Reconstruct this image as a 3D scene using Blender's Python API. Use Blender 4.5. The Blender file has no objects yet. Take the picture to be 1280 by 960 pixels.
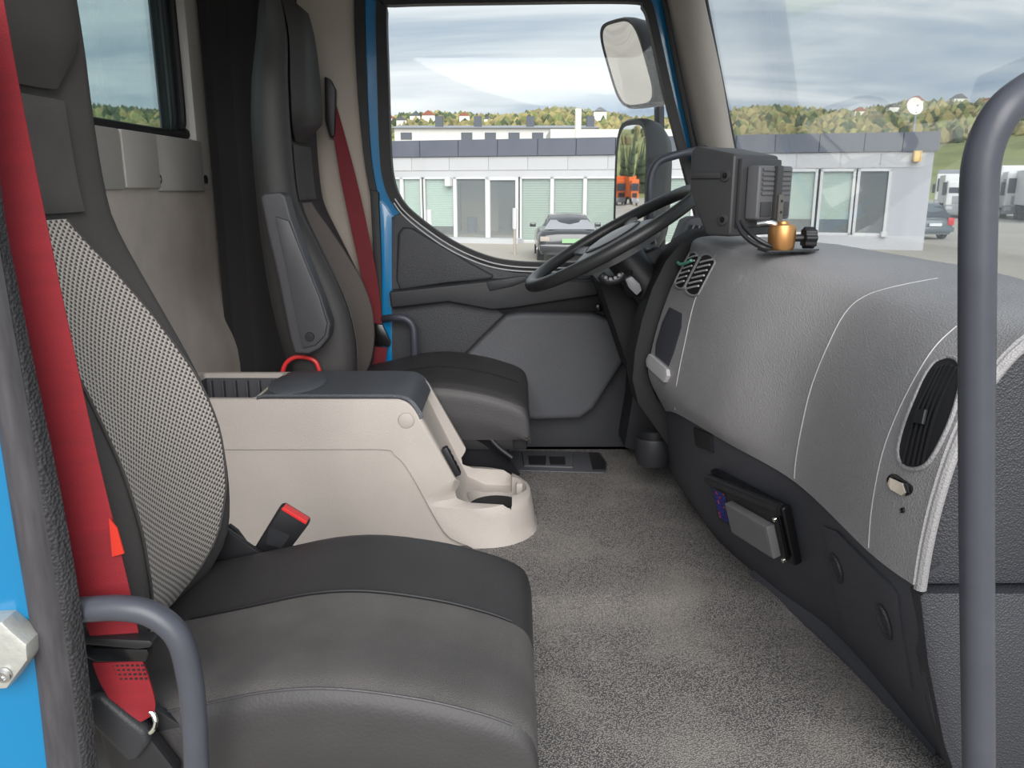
import bpy, bmesh, math, random
from mathutils import Vector, Matrix, noise
from mathutils.bvhtree import BVHTree
random.seed(4)
scn = bpy.context.scene
COL = scn.collection
# ------------------------------------------------------------------ camera
FPX = 1000.0
EYE = 2.10                     # eye height above the yard
PITCH = math.atan(245/1000.0)
CP, SP = math.cos(PITCH), math.sin(PITCH)
cam_d = bpy.data.cameras.new('camera'); cam = bpy.data.objects.new('camera', cam_d); COL.objects.link(cam)
cam_d.sensor_width = 36; cam_d.lens = 36*FPX/1280; cam_d.clip_end = 3000; cam_d.clip_start = .02
cam.location = (0, 0, EYE); cam.rotation_euler = (math.pi/2-PITCH, 0, 0)
scn.camera = cam
scn.view_settings.view_transform = 'Standard'; scn.view_settings.look = 'None'
scn.view_settings.gamma = 1; scn.view_settings.use_curve_mapping = False
scn.view_settings.exposure = 0.85
# ------------------------------------------------------------------ sky
w = bpy.data.worlds.new('world'); scn.world = w; w.use_nodes = True
nt = w.node_tree; N = nt.nodes; L = nt.links; N.clear()
def nn(t, **k):
    n = N.new(t)
    for a, b in k.items(): setattr(n, a, b)
    return n
out = nn('ShaderNodeOutputWorld'); bg = nn('ShaderNodeBackground'); L.new(bg.outputs[0], out.inputs[0])
tc = nn('ShaderNodeTexCoord'); sep = nn('ShaderNodeSeparateXYZ'); L.new(tc.outputs['Generated'], sep.inputs[0])
zc = nn('ShaderNodeMath', operation='MAXIMUM'); L.new(sep.outputs[2], zc.inputs[0]); zc.inputs[1].default_value = 0.0
za = nn('ShaderNodeMath', operation='ADD'); L.new(zc.outputs[0], za.inputs[0]); za.inputs[1].default_value = .14
dx = nn('ShaderNodeMath', operation='DIVIDE'); dy = nn('ShaderNodeMath', operation='DIVIDE')
L.new(sep.outputs[0], dx.inputs[0]); L.new(za.outputs[0], dx.inputs[1]); L.new(sep.outputs[1], dy.inputs[0]); L.new(za.outputs[0], dy.inputs[1])
cmb = nn('ShaderNodeCombineXYZ'); L.new(dx.outputs[0], cmb.inputs[0]); L.new(dy.outputs[0], cmb.inputs[1])
mp = nn('ShaderNodeMapping'); mp.inputs['Scale'].default_value = (.42, 1.25, 1); mp.inputs['Location'].default_value = (3.1, 1.7, 0); L.new(cmb.outputs[0], mp.inputs[0])
n1 = nn('ShaderNodeTexNoise'); n1.inputs['Scale'].default_value = 1.15; n1.inputs['Detail'].default_value = 7; n1.inputs['Roughness'].default_value = .55; n1.inputs['Distortion'].default_value = .5
L.new(mp.outputs[0], n1.inputs['Vector'])
cr = nn('ShaderNodeValToRGB'); L.new(n1.outputs[0], cr.inputs[0])
e = cr.color_ramp.elements
e[0].position = .32; e[0].color = (.27, .36, .47, 1)
e[1].position = .68; e[1].color = (.80, .82, .82, 1)
k = e.new(.44); k.color = (.42, .49, .56, 1)
k = e.new(.53); k.color = (.60, .65, .69, 1)
L.new(cr.outputs[0], bg.inputs[0]); bg.inputs[1].default_value = 0.76
# bright veiled sun behind the photographer's side
sd = bpy.data.lights.new('sun', 'SUN'); sd.energy = 2.6; sd.angle = math.radians(50); sd.color = (1, .98, .95)
sun = bpy.data.objects.new('sun', sd); COL.objects.link(sun); sun.rotation_euler = Vector((-.10, .86, -.50)).to_track_quat('-Z', 'Y').to_euler()

# ------------------------------------------------------------------ pixel -> world
def ray(px, py):
    u = (px-640)/FPX; v = (480-py)/FPX
    return Vector((u, CP+v*SP, -SP+v*CP))
CAM = Vector((0, 0, EYE))
def Q(px, py, Y): d = ray(px, py); return CAM+d*(Y/d.y)
def QX(px, py, X): d = ray(px, py); return CAM+d*(X/d.x)
def QZ(px, py, Z): d = ray(px, py); return CAM+d*((Z-EYE)/d.z)
def Zd(drop): return EYE-drop
FLOOR = Zd(.963)
# ------------------------------------------------------------------ materials
def lin(c):
    r = []
    for v in c:
        v /= 255.; r.append(v/12.92 if v <= .04045 else ((v+.055)/1.055)**2.4)
    return tuple(r)+(1,)
MATS = {}
def mat(name, rgb, rough=.6, bump=0, bscale=200, var=.0, vscale=6, metal=0, coat=0, spec=.5, vor=False, wear=0, scale3=None):
    m = bpy.data.materials.new(name); m.use_nodes = True; MATS[name] = m
    t = m.node_tree; n = t.nodes; l = t.links; p = n['Principled BSDF']
    p.inputs['Base Color'].default_value = lin(rgb); p.inputs['Roughness'].default_value = rough
    p.inputs['Metallic'].default_value = metal; p.inputs['Coat Weight'].default_value = coat
    p.inputs['Specular IOR Level'].default_value = spec
    co = n.new('ShaderNodeTexCoord')
    if var or wear:
        no = n.new('ShaderNodeTexNoise'); no.inputs['Scale'].default_value = vscale; no.inputs['Detail'].default_value = 6
        l.new(co.outputs['Object'], no.inputs['Vector'])
        if scale3:
            mm = n.new('ShaderNodeMapping'); mm.inputs['Scale'].default_value = scale3; l.new(co.outputs['Object'], mm.inputs[0]); l.new(mm.outputs[0], no.inputs['Vector'])
        r = n.new('ShaderNodeValToRGB'); l.new(no.outputs[0], r.inputs[0])
        a = [min(255, max(0, c*(1-var))) for c in rgb]; b = [min(255, c*(1+var)) for c in rgb]
        r.color_ramp.elements[0].position = .3; r.color_ramp.elements[1].position = .7
        r.color_ramp.elements[0].color = lin(a); r.color_ramp.elements[1].color = lin(b)
        src = r.outputs[0]
        if wear:   # fine pale scuffs
            w2 = n.new('ShaderNodeTexNoise'); w2.inputs['Scale'].default_value = 5; w2.inputs['Detail'].default_value = 12; w2.inputs['Roughness'].default_value = .75
            l.new(co.outputs['Object'], w2.inputs['Vector'])
            r2 = n.new('ShaderNodeValToRGB'); l.new(w2.outputs[0], r2.inputs[0])
            r2.color_ramp.elements[0].position = .62; r2.color_ramp.elements[0].color = (0, 0, 0, 1)
            r2.color_ramp.elements[1].position = .74; r2.color_ramp.elements[1].color = (wear, wear, wear, 1)
            mx = n.new('ShaderNodeMixRGB'); l.new(r2.outputs[0], mx.inputs[0]); l.new(src, mx.inputs[1]); mx.inputs[2].default_value = lin([min(255, c*1.3+25) for c in rgb])
            src = mx.outputs[0]
        l.new(src, p.inputs['Base Color'])
    if bump:
        if vor: tx = n.new('ShaderNodeTexVoronoi')
        else: tx = n.new('ShaderNodeTexNoise'); tx.inputs['Detail'].default_value = 3
        tx.inputs['Scale'].default_value = bscale; l.new(co.outputs['Object'], tx.inputs['Vector'])
        bp = n.new('ShaderNodeBump'); bp.inputs['Strength'].default_value = bump; bp.inputs['Distance'].default_value = .002
        l.new(tx.outputs[0], bp.inputs['Height']); l.new(bp.outputs[0], p.inputs['Normal'])
    return m
mat('console', (174, 166, 160), .55, .35, 420, .03, 4, vor=True, wear=.25)
mat('console_dark', (70, 70, 74), .6)
mat('lid', (72, 75, 80), .42, .5, 380, .05, 8, vor=True)
mat('dash', (146, 144, 146), .5, .5, 300, .035, 5, vor=True, wear=.35)
mat('dash_seam', (186, 184, 186), .5)
mat('dash_low', (64, 65, 72), .55, .3, 350, .05, 5, vor=True, wear=.1)
mat('dash_end', (46, 47, 53), .5, .6, 320, .04, 5, vor=True)
mat('black', (30, 30, 33), .45)
mat('black_matte', (24, 24, 27), .7)
mat('black_gloss', (20, 20, 22), .2)
mat('rubber', (34, 33, 35), .6, .3, 250, .1, 20)
mat('rubber_worn', (62, 60, 64), .5, .15, 60, .15, 14, scale3=(8, 8, 1))
mat('foam_seal', (44, 43, 46), .7, 1.0, 240, .1, 30, vor=True)
mat('blue_paint', (6, 118, 172), .25, coat=.5)
mat('blue_near', (0, 112, 160), .3, coat=.4)
mat('fabric', (70, 67, 66), .9, .7, 700, .05, 10)
mat('fabric_mid', (92, 89, 88), .9, .9, 900, .06, 12, vor=True)
mat('leather', (52, 50, 51), .52, .25, 220, .06, 6)
mat('leather_edge', (66, 64, 67), .4, .25, 220, .05, 6)
mat('seat_shell', (52, 50, 50), .55, .25, 300)
mat('armrest', (66, 66, 70), .45, .25, 300)
mat('belt', (124, 12, 26), .75, .35, 600, .05, 9, scale3=(1, 1, 6))
mat('belt_dark', (104, 18, 28), .75, .3, 600, .06, 9)
mat('red_plastic', (205, 48, 48), .4)
mat('orange_red', (190, 45, 30), .5)
mat('handle', (66, 68, 77), .42, .08, 120, .04, 20)
mat('steel', (200, 200, 200), .25, metal=1)
mat('cast_alu', (190, 190, 185), .5, .5, 80, .05, 20, metal=.6)
mat('chrome', (225, 225, 215), .12, metal=1)
mat('brass', (205, 150, 95), .38, metal=.85)
mat('wall_light', (190, 185, 180), .7, .25, 250, .03, 5)
mat('wall_beige', (200, 189, 180), .85, .5, 400, .06, 5)
mat('pillar_trim', (160, 153, 146), .8, .25, 300, .03, 6)
mat('pillar_b', (168, 158, 148), .8, .2, 300, .02, 6)
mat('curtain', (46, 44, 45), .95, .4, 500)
mat('headliner', (170, 168, 163), .9)
mat('door_panel', (56, 57, 61), .5, .4, 350, .04, 6, vor=True)
mat('door_pocket', (78, 79, 84), .5, .4, 350, .03, 6, vor=True)
mat('dark_trim', (40, 41, 45), .5, .3, 350)
mat('wheel_rim', (42, 42, 43), .38, .3, 500)
mat('wheel_hub', (112, 112, 114), .35)
mat('gauge', (118, 118, 122), .4)
mat('monitor', (62, 61, 63), .48, .2, 400)
mat('monitor_rib', (98, 97, 100), .45)
mat('bracket', (112, 106, 100), .5, metal=.3)
mat('box_grey', (104, 103, 105), .45, .3, 300)
mat('label_blue', (40, 50, 150), .5); mat('label_pink', (170, 60, 120), .5); mat('label_dark', (22, 24, 48), .4)
mat('bead_glint', (196, 196, 198), .4); mat('mint', (110, 185, 160), .5)
# yard
mat('asphalt', (168, 161, 150), .9, .3, 3, .07, .12)
mat('facade', (172, 173, 178), .7, .1, 3, .03, .5, scale3=(6, 6, .5))
mat('facade_top', (182, 182, 184), .7, .1, 3, .03, .5)
mat('fascia', (84, 88, 100), .55, 0, 3, .06, .4, scale3=(3, 3, .5))
mat('frame_white', (200, 200, 200), .5)
mat('blind', (172, 182, 172), .7)
mat('blind_pale', (196, 208, 200), .7)
mat('interior_dark', (66, 72, 78), .8)
mat('interior_wall', (120, 118, 116), .8)
mat('shop_wood', (140, 124, 110), .8)
mat('white_wall', (205, 203, 198), .8)
mat('roof_grey', (150, 152, 158), .6)
mat('slate', (82, 86, 94), .7)
mat('house_white', (232, 228, 218), .8); mat('house_roof', (150, 88, 72), .8)
mat('car_black', (38, 39, 44), .22, coat=.6)
mat('car_grey', (88, 98, 102), .3, coat=.4)
mat('car_glass', (60, 66, 74), .1)
mat('plate_green', (140, 180, 135), .5)
mat('plate_white', (220, 220, 220), .5)
mat('tail_red', (200, 40, 45), .3)
mat('truck_white', (226, 226, 224), .5); mat('truck_blue', (24, 120, 200), .4); mat('truck_orange', (235, 110, 30), .5)
mat('truck_grey', (150, 152, 156), .6)
mat('tyre', (38, 38, 40), .8)
mat('lamp_amber', (225, 190, 120), .5)
mat('navy', (30, 45, 85), .7)
mat('leaf_a', (112, 116, 70), .95, var=.25, vscale=.03)
mat('leaf_b', (136, 126, 84), .95, var=.25, vscale=.03)
mat('leaf_c', (72, 84, 58), .95, var=.2, vscale=.03)
mat('grass', (132, 136, 82), .95, var=.18, vscale=.03)
mat('mirror', (235, 235, 235), .02, metal=1)
def fabric_insert():
    m = mat('mesh_insert', (180, 172, 166), .85); t = m.node_tree; n = t.nodes; l = t.links; p = n['Principled BSDF']
    co = n.new('ShaderNodeTexCoord'); s = n.new('ShaderNodeSeparateXYZ'); l.new(co.outputs['Object'], s.inputs[0])
    def wave(o, kk):
        a = n.new('ShaderNodeMath'); a.operation = 'MULTIPLY'; a.inputs[1].default_value = kk; l.new(o, a.inputs[0])
        b = n.new('ShaderNodeMath'); b.operation = 'SINE'; l.new(a.outputs[0], b.inputs[0]); return b.outputs[0]
    y = wave(s.outputs[1], math.pi/.0066); z = wave(s.outputs[2], math.pi/.0047)
    mu = n.new('ShaderNodeMath'); mu.operation = 'MULTIPLY'; l.new(y, mu.inputs[0]); l.new(z, mu.inputs[1])
    ad = n.new('ShaderNodeMath'); ad.operation = 'ADD'; ad.inputs[1].default_value = .42; l.new(mu.outputs[0], ad.inputs[0])
    r = n.new('ShaderNodeValToRGB'); l.new(ad.outputs[0], r.inputs[0])
    r.color_ramp.elements[0].position = .05; r.color_ramp.elements[0].color = lin((78, 72, 70))
    r.color_ramp.elements[1].position = .38; r.color_ramp.elements[1].color = lin((186, 178, 171))
    l.new(r.outputs[0], p.inputs['Base Color'])
    bp = n.new('ShaderNodeBump'); bp.inputs['Strength'].default_value = .5; bp.inputs['Distance'].default_value = .002; l.new(mu.outputs[0], bp.inputs['Height']); l.new(bp.outputs[0], p.inputs['Normal'])
fabric_insert()
def fabric_beige():
    m = mat('knit_beige', (118, 108, 102), .9, .8, 500, .12, 160, scale3=(1, 1, 5))
fabric_beige()
def floor_mat():
    m = mat('floor_mat', (118, 115, 113), .75); t = m.node_tree; n = t.nodes; l = t.links; p = n['Principled BSDF']
    co = n.new('ShaderNodeTexCoord')
    v = n.new('ShaderNodeTexVoronoi'); v.inputs['Scale'].default_value = 330; v.feature = 'F1'; l.new(co.outputs['Object'], v.inputs['Vector'])
    r = n.new('ShaderNodeValToRGB'); l.new(v.outputs[0], r.inputs[0])
    r.color_ramp.elements[0].position = .15; r.color_ramp.elements[0].color = lin((166, 160, 156))
    r.color_ramp.elements[1].position = .62; r.color_ramp.elements[1].color = lin((80, 78, 78))
    big = n.new('ShaderNodeTexNoise'); big.inputs['Scale'].default_value = 4.5; big.inputs['Detail'].default_value = 5; l.new(co.outputs['Object'], big.inputs['Vector'])
    r2 = n.new('ShaderNodeValToRGB'); l.new(big.outputs[0], r2.inputs[0]); r2.color_ramp.elements[0].position = .5; r2.color_ramp.elements[0].color = (0, 0, 0, 1); r2.color_ramp.elements[1].position = .75; r2.color_ramp.elements[1].color = (.45, .45, .45, 1)
    mx = n.new('ShaderNodeMixRGB'); l.new(r2.outputs[0], mx.inputs[0]); l.new(r.outputs[0], mx.inputs[1]); mx.inputs[2].default_value = lin((158, 152, 146))
    l.new(mx.outputs[0], p.inputs['Base Color'])
    bp = n.new('ShaderNodeBump'); bp.invert = True; bp.inputs['Strength'].default_value = .8; bp.inputs['Distance'].default_value = .002; l.new(v.outputs[0], bp.inputs['Height']); l.new(bp.outputs[0], p.inputs['Normal'])
floor_mat()
def glass(name, tint, refl, milk=0):
    m = bpy.data.materials.new(name); m.use_nodes = True; MATS[name] = m; t = m.node_tree; n = t.nodes; l = t.links; n.clear()
    o = n.new('ShaderNodeOutputMaterial'); tr = n.new('ShaderNodeBsdfTransparent'); tr.inputs[0].default_value = tint
    g = n.new('ShaderNodeBsdfGlossy'); g.inputs['Roughness'].default_value = .02; g.inputs[0].default_value = (1, 1, 1, 1)
    lw = n.new('ShaderNodeFresnel'); lw.inputs[0].default_value = 1.3
    mu = n.new('ShaderNodeMath'); mu.operation = 'MULTIPLY'; mu.inputs[1].default_value = refl; l.new(lw.outputs[0], mu.inputs[0])
    mx = n.new('ShaderNodeMixShader'); l.new(mu.outputs[0], mx.inputs[0]); l.new(tr.outputs[0], mx.inputs[1]); l.new(g.outputs[0], mx.inputs[2])
    last = mx
    if milk:
        d = n.new('ShaderNodeBsdfDiffuse'); d.inputs[0].default_value = (.8, .85, .88, 1); m2 = n.new('ShaderNodeMixShader'); m2.inputs[0].default_value = milk
        l.new(mx.outputs[0], m2.inputs[1]); l.new(d.outputs[0], m2.inputs[2]); last = m2
    l.new(last.outputs[0], o.inputs[0])
glass('glass_side', (.97, .98, .98, 1), .6, .02)
glass('glass_rear', (.80, .90, .90, 1), .5, .03)
glass('glass_wind', (.95, .97, .98, 1), .35, .05)
glass('glass_shop', (.94, .97, .95, 1), 2.0, .10)
# ------------------------------------------------------------------ objects
def tag(o, label, cat, group=None):
    o['label'] = label; o['category'] = cat
    if group: o['group'] = group
    return o
def thing(name, loc, label, cat, group=None):
    o = bpy.data.objects.new(name, None); COL.objects.link(o); o.location = loc; o['_w'] = 0; del o['_w']
    o.empty_display_size = .05
    return tag(o, label, cat, group)
WL = {}
def wloc(o):
    p = Vector((0, 0, 0))
    while o: p = p+o.location; o = o.parent
    return p
def link(name, bm, m, parent=None, kind=None, smooth=35, label=None, loc=None):
    me = bpy.data.meshes.new(name)
    bmesh.ops.remove_doubles(bm, verts=bm.verts, dist=1e-6)
    bmesh.ops.recalc_face_normals(bm, faces=bm.faces)
    base = wloc(parent) if parent else Vector((0, 0, 0))
    if loc is None:
        loc = Vector((0, 0, 0))
        for v in bm.verts: loc += v.co
        loc /= max(1, len(bm.verts)); loc.z = min(v.co.z for v in bm.verts)
    loc = Vector(loc)
    for v in bm.verts: v.co -= loc
    bm.to_mesh(me); bm.free()
    if smooth:
        for p in me.polygons: p.use_smooth = True
        me.set_sharp_from_angle(angle=math.radians(smooth))
    me.materials.append(MATS[m])
    o = bpy.data.objects.new(name, me); COL.objects.link(o)
    if parent: o.parent = parent
    o.location = loc-base
    if kind: o['kind'] = kind
    if label: o['label'] = label
    return o
def bevel(bm, wd, seg=2, ang=30):
    if wd <= 0: return
    ed = [e for e in bm.edges if len(e.link_faces) == 2 and e.calc_face_angle(0) > math.radians(ang)]
    if ed: bmesh.ops.bevel(bm, geom=ed, offset=wd, segments=seg, affect='EDGES', profile=.6, clamp_overlap=True)
def add_box(bm, c, s, M=None):
    r = bmesh.ops.create_cube(bm, size=1)
    for v in r['verts']:
        p = Vector((v.co.x*s[0], v.co.y*s[1], v.co.z*s[2]))
        if M: p = M @ p
        v.co = p+Vector(c)
    return r['verts']
def box_bm(c, s, bv=.0, M=None, seg=2):
    bm = bmesh.new(); add_box(bm, c, s, M); bevel(bm, bv, seg); return bm
def bb(x0, x1, y0, y1, z0, z1, bv=0, seg=2):
    return box_bm(((x0+x1)/2, (y0+y1)/2, (z0+z1)/2), (abs(x1-x0), abs(y1-y0), abs(z1-z0)), bv, None, seg)
def cat1(P, n, closed=False):
    """Catmull-Rom through points, n steps per span"""
    out = []; m = len(P); P = [Vector(p) for p in P]
    spans = m if closed else m-1
    for i in range(spans):
        if closed: a, b, c, d = P[(i-1) % m], P[i], P[(i+1) % m], P[(i+2) % m]
        else: a, b, c, d = P[max(i-1, 0)], P[i], P[i+1], P[min(i+2, m-1)]
        for k in range(n):
            t = k/n
            out.append(.5*((2*b)+(c-a)*t+(2*a-5*b+4*c-d)*t*t+(3*b-a-3*c+d)*t**3))
    if not closed: out.append(P[-1].copy())
    return out
def grid(secs, nu=4, nv=4):
    rows = [cat1(s, nu) for s in secs]
    cols = [cat1(c, nv) for c in zip(*rows)]
    return [list(r) for r in zip(*cols)]
def grid_bm(G, closed=False, caps=False):
    bm = bmesh.new(); V = [[bm.verts.new(p) for p in r] for r in G]
    n = len(V[0])
    for i in range(len(V)-1):
        for j in range(n if closed else n-1):
            a, b, c, d = V[i][j], V[i][(j+1) % n], V[i+1][(j+1) % n], V[i+1][j]
            try: bm.faces.new((a, b, c, d))
            except Exception: pass
    if caps:
        for r in (V[0], V[-1]):
            try: bm.faces.new(r)
            except Exception: pass
    return bm
def solid(G, th, flip=1):
    """sheet G given thickness th along its normals"""
    m, n = len(G), len(G[0]); B = []
    for i in range(m):
        r = []
        for j in range(n):
            du = G[min(i+1, m-1)][j]-G[max(i-1, 0)][j]; dv = G[i][min(j+1, n-1)]-G[i][max(j-1, 0)]
            nr = du.cross(dv)
            if nr.length < 1e-9: nr = Vector((0, 0, 1))
            r.append(G[i][j]+nr.normalized()*th*flip)
        B.append(r)
    bm = bmesh.new(); A = [[bm.verts.new(p) for p in r] for r in G]; C = [[bm.verts.new(p) for p in r] for r in B]
    for i in range(m-1):
        for j in range(n-1):
            bm.faces.new((A[i][j], A[i][j+1], A[i+1][j+1], A[i+1][j])); bm.faces.new((C[i][j], C[i+1][j], C[i+1][j+1], C[i][j+1]))
    for i in range(m-1):
        for j in (0, n-1): bm.faces.new((A[i][j], A[i+1][j], C[i+1][j], C[i][j]))
    for j in range(n-1):
        for i in (0, m-1): bm.faces.new((A[i][j], C[i][j], C[i][j+1], A[i][j+1]))
    return bm
def prism3(pts, vec, bv=0, seg=2):
    bm = bmesh.new(); vs = [bm.verts.new(p) for p in pts]; f = bm.faces.new(vs)
    r = bmesh.ops.extrude_face_region(bm, geom=[f])
    for v in r['geom']:
        if isinstance(v, bmesh.types.BMVert): v.co += Vector(vec)
    bmesh.ops.recalc_face_normals(bm, faces=bm.faces); bevel(bm, bv, seg); return bm
def pr(pxs, Y, th, bv=0, sm=0, seg=2):
    """outline given in photo coordinates on the plane y=Y, extruded th away from the viewer"""
    P = [Q(a, b, Y) for a, b in pxs]
    if sm: P = cat1(P, sm, True)
    return prism3(P, (0, th, 0), bv, seg)
def tube_bm(P, r, n=10, sm=6, bm=None, cap=True):
    P = cat1(P, sm) if sm else [Vector(p) for p in P]
    bm = bm or bmesh.new(); rings = []; up = None
    for i, p in enumerate(P):
        d = (P[min(i+1, len(P)-1)]-P[max(i-1, 0)]).normalized()
        if up is None: up = d.orthogonal().normalized()
        up = (up-d*up.dot(d)).normalized(); s = d.cross(up)
        rr = r[i] if isinstance(r, list) else r
        rings.append([bm.verts.new(p+up*rr*math.cos(2*math.pi*k/n)+s*rr*math.sin(2*math.pi*k/n)) for k in range(n)])
    for i in range(len(rings)-1):
        for k in range(n): bm.faces.new((rings[i][k], rings[i][(k+1) % n], rings[i+1][(k+1) % n], rings[i+1][k]))
    if cap: bm.faces.new(rings[0]); bm.faces.new(rings[-1])
    return bm
def strap_bm(P, wv, th=.0015, sm=6):
    """flat webbing through P; wv = half width vectors (one or a list)"""
    if not isinstance(wv, list): wv = [wv]*len(P)
    C = cat1(P, sm); Wd = cat1(wv, sm)
    G = [[c-v, c-v*.5, c, c+v*.5, c+v] for c, v in zip(C, Wd)]
    return solid(G, th)
def lathe_bm(prof, c, ax=Vector((0, 0, 1)), n=24):
    """prof: (radius, height)"""
    q = Vector(ax).normalized().to_track_quat('Z', 'Y'); c = Vector(c)
    G = [[c+q @ Vector((r*math.cos(2*math.pi*k/n), r*math.sin(2*math.pi*k/n), h)) for k in range(n)] for r, h in prof]
    return grid_bm(G, True, True)
def join(*bms):
    a = bms[0]
    for b in bms[1:]:
        me = bpy.data.meshes.new('t'); b.to_mesh(me); b.free(); a.from_mesh(me); bpy.data.meshes.remove(me)
    return a
def boolean(o, cutters):
    """carve cutters (bmesh list) out of object o"""
    for c in cutters:
        me = bpy.data.meshes.new('c'); bmesh.ops.recalc_face_normals(c, faces=c.faces); c.to_mesh(me); c.free()
        co = bpy.data.objects.new('c', me); COL.objects.link(co)
        m = o.modifiers.new('b', 'BOOLEAN'); m.object = co; m.operation = 'DIFFERENCE'; m.solver = 'EXACT'
        bpy.context.view_layer.update()
        dg = bpy.context.evaluated_depsgraph_get()
        new = bpy.data.meshes.new_from_object(o.evaluated_get(dg))
        o.modifiers.clear(); old = o.data; o.data = new; bpy.data.meshes.remove(old)
        bpy.data.objects.remove(co); bpy.data.meshes.remove(me)
def finish_bevel(o, wd, seg=3, ang=28):
    bm = bmesh.new(); bm.from_mesh(o.data); bmesh.ops.remove_doubles(bm, verts=bm.verts, dist=2e-4); bmesh.ops.dissolve_limit(bm, angle_limit=math.radians(1.5), verts=bm.verts, edges=bm.edges)
    ed = [e for e in bm.edges if len(e.link_faces) == 2 and e.calc_face_angle(0) > math.radians(ang)]
    bmesh.ops.bevel(bm, geom=ed, offset=wd, segments=seg, affect='EDGES', clamp_overlap=True)
    bm.to_mesh(o.data); bm.free()
    for p in o.data.polygons: p.use_smooth = True
    o.data.set_sharp_from_angle(angle=math.radians(40))
class Surf:
    """photo pixel -> point and normal on a finished surface"""
    def __init__(s, G):
        bm = grid_bm(G); bmesh.ops.triangulate(bm, faces=bm.faces); s.t = BVHTree.FromBMesh(bm); bm.free()
        s.p = []
        for r in G:
            for q in r:
                e = q-CAM; dep = e.y*CP-e.z*SP
                if dep > .1: s.p.append((640+FPX*e.x/dep, 480-FPX*(e.y*SP+e.z*CP)/dep, q))
    def hit(s, px, py, off=0):
        d = ray(px, py).normalized(); p, n, i, dd = s.t.ray_cast(CAM, d)
        if p is None:
            best = min(s.p, key=lambda q: (q[0]-px)**2+(q[1]-py)**2)[2]
            tt = (best-CAM).dot(d); p, n, i, dd = s.t.find_nearest(CAM+d*tt)
        if n.dot(d) > 0: n = -n
        return p+n*off, n
def on(S, pxs, off): return [S.hit(a, b, off)[0] for a, b in pxs]
def patch_bm(S, pxs, o0, o1, bv=0, sm=0):
    """raised/sunk plate that follows a surface: outline in photo coordinates"""
    px = [Vector((a, b, 0)) for a, b in pxs]
    px = cat1(px, sm, True) if sm else [q for i in range(len(px)) for q in (px[i], (px[i]*2+px[(i+1) % len(px)])/3, (px[i]+px[(i+1) % len(px)]*2)/3)]
    c = sum(px, Vector((0, 0, 0)))/len(px); bm = bmesh.new(); prev = None; n = len(px)
    for f, o in ((1, o0), (1, o1-.0005), (.97, o1), (.75, o1), (.5, o1), (.25, o1), (.02, o1)):
        r = [bm.verts.new(S.hit(c.x+(q.x-c.x)*f, c.y+(q.y-c.y)*f, o)[0]) for q in px]
        if prev:
            for i in range(n): bm.faces.new((prev[i], prev[(i+1) % n], r[(i+1) % n], r[i]))
        prev = r
    bm.faces.new(prev)
    return bm
def struct(name, bm, m, **k): return link(name, bm, m, kind='structure', **k)

# ================================================================== SETTING : yard outside
struct('ground', bb(-500, 700, -60, 320, -.2, 0), 'asphalt')
# terrain and ridge
def ridge_h(a):   # height of the ridge line
    return 50+4*noise.noise(Vector((a*3, 1, 0)))*2
def terr(a, t):
    R = 170+t*560
    hfac = t**1.15
    if a > 23: hfac = min(1.0, hfac*(1+.35*min(1, (a-23)/12)))
    h = ridge_h(a*.05)*1.12*hfac
    return Vector((math.sin(math.radians(a))*R, math.cos(math.radians(a))*R, h-.05))
G = [[terr(a, t/10) for t in range(11)] for a in range(-88, 89, 4)]
struct('hillside', solid(G, -2), 'grass', smooth=60)
def scatter():
    q = bmesh.new(); bmesh.ops.create_icosphere(q, subdivisions=1, radius=1); q.verts.ensure_lookup_table()
    base = [v.co.copy() for v in q.verts]; tri = [[v.index for v in f.verts] for f in q.faces]; q.free()
    V, F, M_ = [], [], []
    for i in range(7500):
        far_ = i < 4200
        a = random.uniform(-36, 38) if i < 7000 else random.uniform(-88, 88)
        t = random.uniform(.93, 1.0) if far_ else random.uniform(.35, .95)
        c = terr(a, t); sz = .55+.5*t; mi = random.choice((0, 0, 1, 1, 1, 2))
        if a < -4 and t > .8 and random.random() < .5: mi = 2
        r = random.uniform(2.2, 4.6)*sz; h = random.uniform(2.6, 6.2)*sz; sd_ = random.random()*50; n0 = len(V)
        for b in base:
            f = 1+.7*noise.noise(b*1.9+Vector((sd_, 0, 0)))
            V.append((c.x+b.x*r*f, c.y+b.y*r*f, c.z+(b.z*f+.6)*h))
        F += [[n0+k for k in t_] for t_ in tri]; M_ += [mi]*len(tri)
    me = bpy.data.meshes.new('woodland'); me.from_pydata(V, [], F)
    for m in ('leaf_a', 'leaf_b', 'leaf_c'): me.materials.append(MATS[m])
    me.polygons.foreach_set('material_index', M_)
    o = bpy.data.objects.new('woodland', me); COL.objects.link(o); o['kind'] = 'stuff'
    tag(o, 'olive and brown spring woodland covering the distant hillside', 'trees')
scatter()
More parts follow.
